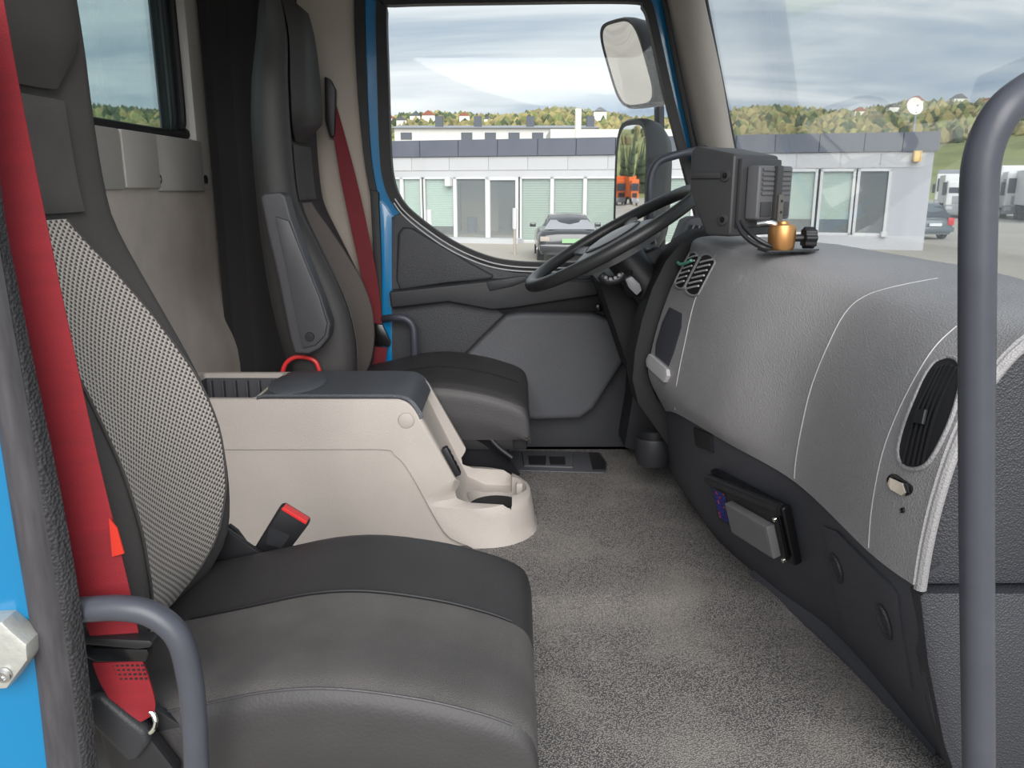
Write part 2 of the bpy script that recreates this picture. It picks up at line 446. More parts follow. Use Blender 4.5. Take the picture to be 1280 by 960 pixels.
# houses on the hill
def house(c, s):
    t = thing('hillside_house', c, 'tiny pale gabled house among the trees on the distant hillside', 'house', 'houses on the wooded hillside')
    link('wall', bb(c.x-4*s, c.x+4*s, c.y-3*s, c.y+3*s, c.z-3, c.z+4.5*s), 'house_white', t)
    P = [Vector((c.x-4.5*s, c.y-3.5*s, c.z+4.5*s)), Vector((c.x+4.5*s, c.y-3.5*s, c.z+4.5*s)), Vector((c.x, c.y-3.5*s, c.z+7.5*s))]
    link('roof', prism3(P, (0, 7*s, 0)), 'house_roof' if random.random() < .5 else 'slate', t, smooth=0)
    return t
for a, t_, s in ((-8.2, .86, 1.1), (-7.4, .8, .9), (-6.5, .9, 1), (-5.6, .84, 1.2), (-3.2, .9, 1), (-1.6, .86, .8), (5.9, .93, 1.3), (22.2, .93, 1.0), (25.3, .92, 1.15), (27.6, .9, 1.1), (24.1, .9, .9), (29.1, .93, .9), (-10.1, .9, .9), (31.5, .97, 1)):
    house(terr(a, t_)+Vector((0, -6, 3)), s)

# ---- showroom building, facade plane
FR = QZ(1153, 313, 0); FL = QZ(480, 300, 0); FL = FR+(FL-FR)*1.12
fd = (FL-FR); fd.z = 0; FLEN = fd.length; fd.normalize()       # runs towards the left of the picture
fn = Vector((fd.y, -fd.x, 0));
if fn.y > 0: fn = -fn                                          # outward, to the viewer
def FP(px, py, off=0):
    d = ray(px, py); o = FR+fn*off; t = (o-CAM).dot(fn)/d.dot(fn); return CAM+d*t
FM = Matrix((( fd.x, fn.x, 0), (fd.y, fn.y, 0), (0, 0, 1)))
def fbox(px0, py0, px1, py1, o0, o1, bv=0):
    m = ((px0+px1)/2, (py0+py1)/2)
    s0 = (FP(px0, m[1])-FR).dot(fd); s1 = (FP(px1, m[1])-FR).dot(fd); z0 = FP(m[0], py0).z; z1 = FP(m[0], py1).z
    c = FR+fd*(s0+s1)/2+fn*(o0+o1)/2; c.z = (z0+z1)/2
    return box_bm(c, (abs(s1-s0), abs(o1-o0), abs(z1-z0)), bv, FM)
H1 = FP(1150, 165).z; H0 = FP(1150, 189).z
bld = thing('showroom', (FR+FL)/2, 'single storey pale showroom with dark grey fascia and a row of windows', 'building')
def frun(s0, s1, z0, z1, o0, o1):
    c = FR+fd*(s0+s1)/2+fn*(o0+o1)/2; c.z = (z0+z1)/2
    return box_bm(c, (abs(s1-s0), abs(o1-o0), abs(z1-z0)), 0, FM)
def SS(px, py=230): return (FP(px, py)-FR).dot(fd)
ztop = FP(650, 240, 0).z-(.0)
zw1 = FP(700, 221).z; zw0 = FP(700, 303).z
zr1 = FP(1050, 211).z; zr0 = FP(1050, 296).z
sR0, sR1 = SS(1112), SS(950)         # right window group
sL0, sL1 = SS(866), FLEN             # left window group
link('wall', frun(-.0, sR1, zr1, H0, -.25, 0), 'facade_top', bld)
link('wall', frun(sR1, FLEN, zw1, H0, -.25, 0), 'facade_top', bld)
link('wall', frun(-.0, sR0, 0, H0, -.25, 0.01), 'facade', bld)
link('wall', frun(sR1, sL0, 0, H0, -.25, 0.005), 'facade', bld)
link('plinth', frun(-.0, sR1, 0, zr0+.06, -.3, .04), 'facade_top', bld)
link('plinth', frun(sR1, FLEN, 0, zw0+.04, -.3, .04), 'facade_top', bld)
link('wall', frun(0, FLEN, .0, H0, -7, -6.8), 'interior_wall', bld, label='rear wall')
link('side_wall', frun(-.0, .2, 0, H0, -7, -.25), 'facade', bld)
link('roof', frun(-.05, FLEN, H0-.02, H0+.1, -7, 0), 'roof_grey', bld)
link('showroom_floor', frun(0, FLEN, 0, .25, -6.8, -.3), 'shop_wood', bld)
# fascia panels
edges = [480-40, 526, 574, 623, 673, 721, 770, 820, 870, 920, 969, 1024, 1080, 1128, 1160]
for i in range(len(edges)-1):
    s1 = SS(edges[i], 180); s0 = SS(edges[i+1], 180)
    if i == len(edges)-2: s0 = -.12
    link('fascia_panel', frun(s0+.015, s1-.015, H0, H1, .02, .12), 'fascia', bld, smooth=0)
link('fascia_backing', frun(-.1, FLEN+.5, H0+.03, H1-.02, -.2, .02), 'black_matte', bld)
# cladding boards on the wall band under the fascia
e2 = [470, 515, 562, 611, 660, 710, 760, 812, 865, 905, 950, 995, 1050, 1100, 1155]
for i in range(len(e2)-1):
    s1 = SS(e2[i], 205); s0 = SS(e2[i+1], 205)
    link('cladding_panel', frun(max(s0, 0)+.012, s1-.012, max(zw1, zr1)+.03, H0-.02, 0.005, .03), 'facade_top', bld, smooth=0)
# windows: list (px0, px1, kind)
def win(px0, px1, z0, z1, kind, fr=.07):
    s1 = SS(px0, 260); s0 = SS(px1, 260)
    f = bmesh.new()
    for a, b, c, d in ((s0, s1, z1-fr, z1), (s0, s1, z0, z0+fr), (s0, s0+fr, z0, z1), (s1-fr, s1, z0, z1)):
        c0 = FR+fd*(a+b)/2+fn*(-.02); c0.z = (c+d)/2; add_box(f, c0, (abs(b-a), .1, abs(d-c)), FM)
    w_ = link('window_frame', f, 'frame_white', bld, smooth=0)
    link('pane', frun(s0+fr, s1-fr, z0+fr, z1-fr, -.06, -.05), 'glass_shop', w_, smooth=0)
    if kind in ('blind', 'pale'):
        b_ = bmesh.new(); n_ = 26; bot = z0+.05 if kind == 'blind' else z0+.55
        for k_ in range(n_):
            zz = bot+(z1-fr-bot)*(k_+.5)/n_
            c0 = FR+fd*(s0+s1)/2+fn*(-.16); c0.z = zz; add_box(b_, c0, (abs(s1-s0)-2*fr, .04, (z1-bot)/n_*.86), FM)
        o = link('blind', b_, 'blind' if kind == 'blind' else 'blind_pale', w_, smooth=0)
    return w_
for a, b, kd in ((478, 503, 'blind'), (503, 528, 'pale'), (530, 569, 'pale'), (569, 609, 'open'), (650, 690, 'blind'), (690, 731, 'blind'), (731, 772, 'blind'), (772, 818, 'blind'), (818, 866, 'blind')):
    win(a, b, zw0, zw1, kd)
for a, b, kd in ((950, 1019, 'pale'), (1022, 1066, 'pale'), (1068, 1110, 'open')):
    win(a, b, zr0+.05, zr1, kd, .09)
dr = win(609, 648, zw0-.2, zw1, 'open', .12); dr['label'] = 'white framed glass entrance door'; dr.name = 'entrance_door'
link('door_handle', fbox(641, 262, 643, 284, .05, .1), 'steel', dr)
link('door_step', frun(SS(655), SS(560), 0, .18, .04, .9), 'facade_top', bld)
link('alarm_box', fbox(559, 222, 565, 232, .03, .25, .02), 'frame_white', bld)
link('wall_lamp', fbox(1141.5, 190, 1149, 201, .03, .25, .03), 'lamp_amber', bld)
link('drain_box', fbox(1101, 290, 1107, 295, .06, .2, .02), 'frame_white', bld)
# things inside the showroom
p = FP(590, 298, -2.2); tag(link('waste_bin', lathe_bm([(.2, .25), (.24, .9), (.22, .9), (.18, .3)], (p.x, p.y, 0)), 'navy'), 'dark blue bin standing inside the showroom beside the entrance', 'bin')
p = FP(600, 260, -3.0); tag(link('shop_partition', box_bm((p.x, p.y, 1.5), (1.6, .1, 2.5)), 'shop_wood'), 'tan partition inside the showroom left of its glass door', 'partition')
p = FP(565, 260, -4.0); tag(link('shop_cupboard', box_bm((p.x-.2, p.y, 1.3), (1.2, .5, 2.1)), 'interior_wall'), 'grey cupboard at the back of the showroom', 'cupboard')
# dish on roof
p = FP(1142, 166, -1.5); dsh = thing('satellite_dish', p, 'round white satellite dish on a pole above the showroom roof', 'satellite dish')
link('mast', tube_bm([(p.x, p.y, H0), (p.x, p.y, FP(1142, 140, -1.5).z)], .04, 8, 0), 'steel', dsh)
pc = FP(1142.5, 134, -1.5); link('reflector', lathe_bm([(.02, .0), (.12, .02), (.22, .07), (.30, .14), (.305, .15), (.22, .09), (.1, .04), (.02, .03)], pc+Vector((0, .1, 0)), Vector((.1, -.95, .25)), 28), 'house_white', dsh)
link('feed_horn', lathe_bm([(.03, 0), (.04, .08), (.02, .1)], pc+Vector((.03, -.15, .04)), Vector((.1, -.95, .25)), 10), 'frame_white', dsh)
# white posts in front of the showroom
def post(px, py0, py1, r, lab):
    p = QZ(px, py1, 0); h = Q(px, py0, p.y).z
    t = thing('barrier_post', (p.x, p.y, 0), lab, 'post')
    link('shaft', tube_bm([(p.x, p.y, 0), (p.x, p.y, h*.8)], r, 10, 0), 'pillar_b', t)
    link('cap', tube_bm([(p.x, p.y, h*.55), (p.x, p.y, h)], r*1.5, 10, 0), 'frame_white', t)
post(643.5, 260, 318, .05, 'white topped post in front of the showroom glass door')
post(538, 262, 330, .05, 'white post at the left end of the showroom, just above the door window sill')
# long white building behind
B0 = 75.
def bpx(px, py): return Q(px, py, B0)
lb = thing('white_hall', (bpx(640, 170).x, B0, 0), 'long white hall with grey pitched roof and small square windows behind the showroom', 'building')
x0, x1 = bpx(493, 165).x, bpx(744, 165).x; zt = bpx(600, 160).z
link('wall', bb(x0, x1, B0, B0+12, 0, zt), 'white_wall', lb)
P = [Vector((x0-.4, B0-.4, zt)), Vector((x0-.4, B0+6, bpx(600, 150.5).z)), Vector((x0-.4, B0+12.4, zt))]
link('roof', prism3(P, (x1-x0+.8, 0, 0)), 'roof_grey', lb, smooth=0)
for px in (508, 583.5, 613, 642.5, 672):
    a = bpx(px, 173)
    f = link('window', bb(a.x-.5, a.x+.5, B0-.06, B0+.02, a.z-.1, a.z+.5), 'slate', lb, smooth=0)
for px in (546, 596, 663.5, 741):
    a = bpx(px, 147)
    link('chimney', bb(a.x-.35, a.x+.35, B0+2, B0+2.7, zt, a.z+.3), 'slate', lb, smooth=0)
a = Q(768, 164, 62); b = Q(688, 176, 62)
tag(link('white_shed', bb(b.x, Q(860, 170, 62).x, 62, 70, 0, a.z+.15), 'white_wall'), 'plain white flat roofed shed between the long hall and the showroom', 'building')
a = Q(723, 136, 58); b = Q(723, 175, 58)
tag(link('light_mast', tube_bm([(a.x, 58, 0), (a.x, 58, a.z)], [.22]*2, 10, 0), 'house_white'), 'slim white mast rising above the showroom roof', 'mast')
# ---- cars
def wheel(x, y, r, w_, parent):
    t = link('wheel', lathe_bm([(r*.3, -w_/2), (r, -w_/2), (r, w_/2), (r*.3, w_/2)], (x, y, r), Vector((1, 0, 0)), 18), 'tyre', parent)
    link('hubcap', lathe_bm([(.01, -w_*.56), (r*.6, -w_*.56), (r*.6, w_*.56), (.01, w_*.56)], (x, y, r), Vector((1, 0, 0)), 14), 'steel', t)
def car(cx, cy, W_, H, mt, label, plate, classic):
    """rear of the car faces the viewer; length runs away"""
    t = thing('parked_car', (cx, cy, 0), label, 'car'); hw = W_/2
    Ln = 4.2
    # stations along length: (y, z_beltline, halfwidth)
    st = [(0, .42, .72), (.03, .75, .86), (.25, .88, .96), (1.1, .93, 1), (2.2, .93, 1), (3.4, .85, .98), (4.1, .68, .9), (4.2, .45, .8)]
    R = []
    for y, zb, f in st:
        R.append([Vector((cx+s*hw*f*k, cy+y, z)) for s, k, z in ((-1, .9, .22), (-1, 1, .45), (-1, .97, zb*.85), (-1, .86, zb), (-1, .4, zb+.03), (1, .4, zb+.03), (1, .86, zb), (1, .97, zb*.85), (1, 1, .45), (1, .9, .22))])
    G_ = [list(r) for r in zip(*[cat1(c, 3) for c in zip(*R)])]
    link('body', grid_bm(G_, True, True), mt, t, smooth=50)
    cab = [(.35 if classic else .1, .86, .86), (.95 if classic else .55, H-.1, .66), (1.6, H, .62), (2.2, H-.03, .64), (3.0, .9, .84)]
    R = [[Vector((cx-hw*f, cy+y, .84)), Vector((cx-hw*(f-.04), cy+y, (z+.84)/2)), Vector((cx-hw*f*.9, cy+y, z-.02)), Vector((cx, cy+y, z+.03)), Vector((cx+hw*f*.9, cy+y, z-.02)), Vector((cx+hw*(f-.04), cy+y, (z+.84)/2)), Vector((cx+hw*f, cy+y, .84))] for y, z, f in cab]
    link('roof', grid_bm([list(r) for r in zip(*[cat1(c, 3) for c in zip(*R)])], True, True), mt, t, smooth=50)
    y0, z0, f0 = cab[0]; y1, z1, f1 = cab[1]
    P = [Vector((cx-hw*f0*.9, cy+y0-.03, z0+.07)), Vector((cx+hw*f0*.9, cy+y0-.03, z0+.07)), Vector((cx+hw*f1*.86, cy+y1-.08, z1-.04)), Vector((cx-hw*f1*.86, cy+y1-.08, z1-.04))]
    link('rear_window', prism3(P, (0, .04, 0)), 'car_glass' if not classic else 'truck_grey', t)
    link('rear_bumper', bb(cx-hw*.92, cx+hw*.92, cy-.08, cy+.2, .32, .52, .04), mt, t)
    link('number_plate', bb(cx-.26, cx+.26, cy-.1, cy-.08, .56, .68), plate, t)
    for s in (-1, 1):
        link('tail_lamp', bb(cx+s*hw*.62, cx+s*hw*.9, cy-.03, cy+.15, .6, .74 if classic else .9, .03), 'tail_red' if not classic else 'pillar_b', t)
        wheel(cx+s*hw*.86, cy+.8, .31, .2, t); wheel(cx+s*hw*.86, cy+3.4, .31, .2, t)
        link('wing_mirror', bb(cx+s*hw*.95, cx+s*hw*1.15, cy+2.5, cy+2.6, .9, 1.03, .03), mt, t)
    return t
def YofZ(px, py, z): return QZ(px, py, z)
c = QZ(713, 328, 0); k_ = c.y
car(c.x, k_, 84/1000*k_*1.0, 1.32, 'car_black', 'dark classic coupe with a green plate parked before the showroom', 'plate_green', True)
c = QZ(1168, 303, 0); car(c.x+.75, c.y+1.6, 1.75, 1.5, 'car_grey', 'grey hatchback half hidden behind the right corner of the showroom', 'plate_white', False)
# ---- trucks
def truck(cx, cy, rot, mt, label, body=None, h=3.1, group=None):
    t = thing('parked_truck', (cx, cy, 0), label, 'truck', group)
    t.rotation_euler = (0, 0, rot)
    def L_(nm, bm, m, p=None, off=None):
        # local build around the origin, then parented
        me = bpy.data.meshes.new(nm); bmesh.ops.recalc_face_normals(bm, faces=bm.faces); bm.to_mesh(me); bm.free(); me.materials.append(MATS[m])
        o = bpy.data.objects.new(nm, me); COL.objects.link(o); o.parent = p or t; return o
    cb = bb(-1.2, 1.2, 0, 2.0, .75, h-.1, .12); cab_ = L_('cab', cb, mt)
    L_('windscreen', bb(-1.08, 1.08, -.04, .02, 1.75, h-.55, .05), 'car_glass', cab_)
    for s in (-1, 1):
        L_('side_window', bb(s*1.19, s*1.23, .35, 1.3, 1.75, h-.6, .02), 'car_glass', cab_)
        L_('mirror_arm', bb(s*1.25, s*1.5, -.1, .05, 1.6, 2.5, .04), 'black', cab_)
        L_('headlamp', bb(s*.75, s*1.15, -.14, -.02, .6, .85, .03), 'frame_white', cab_)
    L_('bumper', bb(-1.22, 1.22, -.12, .5, .35, .95, .06), 'truck_grey' if mt != 'truck_blue' else 'slate')
    L_('grille', bb(-.8, .8, -.06, .02, 1.0, 1.55, .03), 'black' if mt != 'truck_white' else 'truck_grey', cab_)
    L_('chassis', bb(-.45, .45, 1.5, 8.5, .6, .95), 'black')
    if body: L_('cargo_body', bb(-1.25, 1.25, 2.3, 8.5, 1.0, h+.35, .05), body)
    for s in (-1, 1):
        for y in (.9, 5.5, 6.9):
            L_('wheel', lathe_bm([(.15, -.15), (.5, -.15), (.5, .15), (.15, .15)], (s*1.0, y, .5), Vector((1, 0, 0)), 18), 'tyre')
    return t
for px, y_, r_, mt, bd, h, lab in (
    (1181, 58, -.42, 'truck_white', 'truck_white', 2.7, 'low white box truck just right of the showroom corner'),
    (1160, 84, -.5, 'truck_white', 'truck_grey', 3.6, 'white truck far behind the low box truck'),
    (1216, 76, -.45, 'truck_white', 'truck_white', 3.5, 'tall white truck in the second row behind the grab bar'),
    (1252, 56, -.38, 'truck_white', 'truck_white', 3.3, 'tall white truck showing between the grab bar and the blue cab'),
    (1294, 49, -.40, 'truck_blue', 'truck_white', 2.9, 'bright blue truck cab at the right edge of the yard')):
    truck((px-640)/1000*y_*1.02, y_, r_, mt, lab, bd, h)
# things seen only in the door mirrors
for x, y, r_, lab in ((-88, 30, .9, 'orange truck in the yard behind the cab, nearest in the mirror'), (-92, 36, 1.1, 'orange truck in the yard behind the cab, beside the nearest one'), (-97, 43, .8, 'orange truck in the yard behind the cab, farthest in the mirror')):
    truck(x, y, r_, 'truck_orange', lab, 'truck_orange', 3.2)
for i in range(28):
    x = -190+(i % 3)*7-(i % 2)*2; y = 46+i*1.7
    t = thing('conifer', (x, y, 1), 'tall dark conifer in the row behind the truck yard', 'tree', 'conifer row behind the yard')
    h = random.uniform(11, 15)
    link('trunk', tube_bm([(x, y, 0), (x, y, h*.4)], .2, 6, 0), 'shop_wood', t)
    prof = []
    for k in range(6):
        prof += [(2.3*(1-k/6.2), 1.5+(h-1.5)*k/6), (1.2*(1-k/6.2), 1.5+(h-1.5)*(k+.8)/6)]
    prof += [(.03, h)]
    link('foliage', lathe_bm(prof, (x, y, 0), n=9), 'leaf_c' if i % 3 else 'leaf_a', t, smooth=0)

# ================================================================== CAB SHELL
XR = -1.0; XF = .88; YD = 2.85
# floor with a gentle ramp down towards the open side
G = []
for y in (1.0, 1.3, 1.6, 1.72, 1.82, 2.2, 2.85):
    z = FLOOR-.012 if y < 1.7 else FLOOR
    G.append([Vector((x, y, z)) for x in (-1.0, -.5, 0, .3, .6, .86)])
struct('floor', solid(grid(G, 3, 3), -.03), 'floor_mat')
struct('ceiling', bb(-1.04, .70, 1.0, 2.95, EYE+.70, EYE+.74), 'headliner')
# rear wall: lower soft wall, upper hard trim, window surround
ZT = EYE-.005; ZW = EYE+.15
YW1 = 2.60
G = []
for y in (.95, 1.4, 1.9, 2.2, 2.5, 2.7, 2.85):
    r = []
    for z in (FLOOR, FLOOR+.2, FLOOR+.42, Zd(.33), Zd(.18), ZT+.03):
        bulge = .02*math.sin((y-1)*2.2)*(1 if Zd(.4) < z < Zd(.1) else 0)
        r.append(Vector((XR+.01+bulge+(.035 if z < Zd(.36) else 0), y, z)))
    G.append(r)
struct('wall_rear', solid(grid(G, 4, 4), -.04), 'wall_beige')
t2 = struct('trim_1', bb(XR-.04, XR+.012, 2.62, 2.76, ZT, EYE+.70, .012), 'wall_light')
struct('trim_2', bb(XR-.04, XR+.012, .95, 1.2, ZW-.02, EYE+.70), 'wall_light')
struct('trim_3', bb(XR-.04, XR+.01, 1.2, 2.62, EYE+.55, EYE+.70), 'wall_light')
# trim panels under the rear window (with stepped joints)
def yat(px, py=200): return QX(px, py, XR).y
ys = [.95, yat(143), yat(188), 2.63]
for i, dz in enumerate((0, .004, -.004)):
    o = struct('trim_%d' % (4+i), bb(XR-.04, XR+.022+.003*(i == 1), ys[i]+.001, ys[i+1]-.002, ZT+dz, ZW-.006, .007), 'wall_light')
    if i == 2:
        for px in (201, 259):
            c = QX(px, 224, XR+.024)
            sc = link('screw', lathe_bm([(.013, 0), (.013, .004), (.008, .005), (.008, .002), (.002, .002)], (XR+.018, c.y, c.z), Vector((1, 0, 0)), 16), 'black', o)
    if i == 0:
        c = QX(126, 224, XR+.024); link('screw', lathe_bm([(.013, 0), (.013, .004), (.002, .004)], (XR+.018, c.y, c.z), Vector((1, 0, 0)), 16), 'black', o)
# rear window: seal, glass, black border
g1 = struct('window_1', bb(XR-.03, XR-.024, 1.2, YW1, ZW, EYE+.56), 'glass_rear')
rw = [Vector((XR-.02, y, z)) for y, z in ((1.2, ZW+.01), (2.52, ZW+.008), (2.585, ZW+.03), (2.60, ZW+.1), (2.60, EYE+.56))]
link('window_seal', tube_bm(rw, .012, 8, 5), 'rubber', g1)
link('glass_border', bb(XR-.036, XR-.031, 2.47, YW1, ZW, EYE+.56), 'slate', g1)
link('window_catch', bb(XR-.03, XR-.015, 1.83, 1.95, ZW-.004, ZW+.012, .004), 'black', g1)
# dark curtain in the rear corner
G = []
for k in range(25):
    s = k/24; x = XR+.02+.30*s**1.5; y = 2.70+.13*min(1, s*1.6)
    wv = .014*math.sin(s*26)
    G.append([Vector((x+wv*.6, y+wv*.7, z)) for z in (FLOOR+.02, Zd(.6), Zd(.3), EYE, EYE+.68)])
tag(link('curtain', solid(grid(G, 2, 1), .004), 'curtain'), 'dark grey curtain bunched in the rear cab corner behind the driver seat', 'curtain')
# far side wall behind the driver (B pillar trim)
struct('wall_driver_side', bb(XR, -.487, YD+.012, YD+.05, FLOOR, EYE+.70), 'pillar_b')
G = [[Vector((x, YD+.008-.04*math.sin(math.pi*max(0, min(1, (x+.80)/.30))), z)) for x in (-.82, -.76, -.70, -.64, -.58, -.53, -.50)] for z in (FLOOR, Zd(.3), EYE, EYE+.7)]
struct('trim_7', solid(grid(G, 3, 2), .01), 'pillar_b')
struct('wall_front', bb(XF, XF+.03, 1.05, YD+.05, FLOOR-.02, Zd(.17)), 'black_matte')
# ------------------------------------------------ driver door
door = thing('door_1', (0.1, YD, FLOOR), 'blue driver door seen from inside', 'door'); del door['category']; del door['label']; door['kind'] = 'structure'
WO = [(484, 14), (492, 7), (640, 4), (785, 3), (803, 10), (812, 35), (832, 125), (850, 195), (868, 265), (880, 318), (860, 326), (780, 327), (690, 328), (640, 326), (604, 318), (565, 300), (525, 272), (503, 250), (493, 225), (489, 190), (486, 100)]
wo = [Q(a, b, YD) for a, b in WO]
wod = cat1(wo, 5, True)
def offset(P, d):
    n = len(P); out = []; cx = sum(p.x for p in P)/n; cz = sum(p.z for p in P)/n
    area = sum(P[i].x*P[(i+1) % n].z-P[(i+1) % n].x*P[i].z for i in range(n))
    s = 1 if area > 0 else -1
    for i in range(n):
        t = P[(i+1) % n]-P[i-1]; t.normalize(); out.append(P[i]+Vector((t.z, 0, -t.x))*d*s)
    return out
def ring(P, A, y0, y1, bv=.0):
    bm = bmesh.new(); n = len(P)
    def mk(L_, y): return [bm.verts.new((p.x, y, p.z)) for p in L_]
    a0, a1, b0, b1 = mk(P, y0), mk(P, y1), mk(A, y0), mk(A, y1)
    for i in range(n):
        j = (i+1) % n
        bm.faces.new((a0[i], a0[j], b0[j], b0[i])); bm.faces.new((a1[i], b1[i], b1[j], a1[j])); bm.faces.new((a0[i], a1[i], a1[j], a0[j])); bm.faces.new((b0[i], b0[j], b1[j], b1[i]))
    bevel(bm, bv, 2, 50); return bm
def oc(P): return cat1([Q(a, b, YD) for a, b in P], 5, True)
o1 = oc([(471, 5), (480, -6), (640, -8), (792, -9), (812, 0), (822, 33), (842, 123), (860, 193), (878, 263), (890, 325), (865, 336), (780, 337), (690, 338), (640, 337), (598, 328), (558, 310), (516, 281), (492, 256), (480, 228), (475, 190), (472, 100)])
o2 = oc([(457, -8), (466, -24), (640, -26), (795, -26), (824, -12), (834, 30), (855, 120), (872, 190), (889, 260), (904, 330), (870, 350), (780, 352), (690, 352), (640, 352), (592, 345), (548, 330), (505, 308), (483, 282), (472, 240), (464, 190), (459, 100)])
o3 = oc([(444, -12), (454, -42), (640, -46), (800, -46), (838, -24), (847, 27), (866, 118), (884, 188), (900, 258), (916, 335), (880, 362), (780, 367), (690, 367), (640, 367), (588, 360), (540, 346), (498, 328), (474, 300), (463, 240), (455, 190), (447, 100)])
link('window_rubber', ring(wod, o1, YD-.012, YD+.03, .005), 'rubber', door)
# two thin beads along the rubber's lower edge, bright reflections painted as pale grey
link('blue_frame', ring(o1, o2, YD-.0, YD+.04, .006), 'blue_paint', door)
idx = [p for p in offset(wod, .017)]
low = [p for p in idx if p.z < EYE-.02]
low = [Vector((p.x, YD-.024, p.z)) for p in low if p.x < .25]
for dz in (0, -.014):
    link('rubber_bead', tube_bm([p+Vector((-.3*abs(dz), 0, dz)) for p in low[::2]], .0026, 6, 2), 'bead_glint', door)
struct('window_2', prism3([Vector((p.x, YD+.012, p.z)) for p in offset(wod, .004)], (0, .004, 0)), 'glass_side', smooth=0)
struct('trim_8', ring(o2, o3, YD-.016, YD+.02, .006), 'rubber')
# vertical part of frame below the window, by the driver seat
bl = [(466, 120), (484, 120), (490, 240), (492, 330), (492, 470), (476, 470), (474, 330), (470, 200)]
link('blue_edge', pr([(474, 250), (482, 258), (490, 272), (490, 300), (490, 350), (490, 420), (492, 565), (480, 565), (478, 420), (477, 330)], YD-.024, .05, .004), 'blue_paint', door)
struct('trim_9', pr([(462, 236), (473, 240), (477, 330), (480, 460), (481, 568), (468, 568), (467, 330)], YD-.022, .05, .006), 'rubber')
# panels
panel = [(488, 275), (494, 268), (505, 267), (535, 285), (565, 308), (600, 328), (640, 340), (700, 343), (860, 343), (870, 570), (488, 570), (485, 420)]
link('door_card', pr(panel, YD-.02, .05, .008), 'door_panel', door)
rec = [(497, 292), (503, 284), (515, 285), (545, 303), (590, 330), (618, 345), (612, 350), (560, 354), (500, 363), (495, 350)]
link('upper_pad', pr(rec, YD-.036, .03, .012, seg=3), 'door_panel', door)
led = [(488, 366), (560, 356), (612, 350), (648, 345), (670, 345), (668, 352), (650, 358), (608, 366), (615, 384), (560, 378), (490, 384)]
link('armrest', pr([(486, 364), (560, 356), (615, 350), (760, 350), (770, 366), (640, 386), (615, 388), (560, 378), (488, 386)], YD-.07, .06, .012, seg=3), 'dark_trim', door)
link('switch_panel', pr([(608, 352), (656, 345), (662, 350), (640, 358), (612, 364)], YD-.078, .03, .004), 'dark_trim', door)
link('door_pocket', pr([(574, 452), (600, 425), (632, 394), (650, 391), (740, 392), (765, 400), (783, 436), (784, 446), (742, 512), (725, 524), (668, 526), (640, 520), (600, 480)], YD-.10, .09, .02, seg=4), 'door_pocket', door)
link('pocket_recess', pr([(618, 384), (650, 370), (700, 364), (752, 368), (764, 388), (740, 390), (645, 389), (628, 392)], YD-.045, .03, .006), 'black_matte', door)
link('pull_handle', tube_bm([Q(478, 399, YD-.03), Q(492, 397, YD-.09), Q(506, 398, YD-.10), Q(516, 408, YD-.10), Q(518, 430, YD-.10), Q(518, 455, YD-.08), Q(516, 470, YD-.03)], .013, 12, 5), 'handle', door)
link('door_lock', lathe_bm([(.012, 0), (.012, .02), (.004, .022)], Q(748, 384, YD-.045), Vector((0, -1, 0)), 14), 'black_gloss', door)
# upright trim lip at door bottom
struct('trim_10', bb(-.5, .8, YD-.06, YD-.01, FLOOR-.0, FLOOR+.03, .01), 'dark_trim')
# ------------------------------------------------ far A pillar and windscreen
rows = []
for (l, r) in (((820, -70), (862, -90)), ((833, 0), (878, 0)), ((854, 95), (899, 95)), ((872, 175), (914, 180)), ((890, 260), (934, 270)), ((897, 310), (944, 320))):
    a = Q(l[0], l[1], YD-.01); b = Q(r[0], r[1], 2.80)
    m = (a+b)/2
    rows.append([a+Vector((0, .02, 0)), a*.85+b*.15+Vector((0, -.03, 0)), m+Vector((0, -.06, 0)), a*.15+b*.85+Vector((0, -.045, 0)), b+Vector((.0, .02, 0))])
struct('trim_11', solid(grid(rows, 4, 4), .01), 'pillar_trim')
sl = [Q(a, b, YD-.03) for a, b in ((822, -40), (831, 5), (841, 60), (853, 120), (866, 180), (878, 240), (890, 300))]
struct('trim_12', tube_bm(sl, .009, 8, 4), 'rubber')
WB = [Q(866, -90, 2.83), Q(882, 0, 2.83), Q(917, 180, 2.83), Q(945, 320, 2.83)]
fr = [p+Vector((.0, 0, 0)) for p in WB]
struct('trim_13', tube_bm(fr, .008, 8, 4), 'black')
ws = [[WB[0], WB[1], WB[2], Vector((.87, 2.83, Zd(.175)))]]
def wsx(z): # windscreen x at height
    t = (z-Zd(.175))/(.85); return .88-.21*t
rowsw = []
for y, cx in ((2.83, 0), (2.5, .05), (2.0, .075), (1.5, .075), (1.1, .05), (.85, 0)):
    rowsw.append([Vector((WB[0].x+cx, y, WB[0].z)), Vector((WB[1].x+cx, y, WB[1].z)), Vector((WB[2].x+cx, y, WB[2].z)), Vector((.87+cx, y, Zd(.18)))])
struct('window_3', solid(grid(rowsw, 4, 4), .004), 'glass_wind')
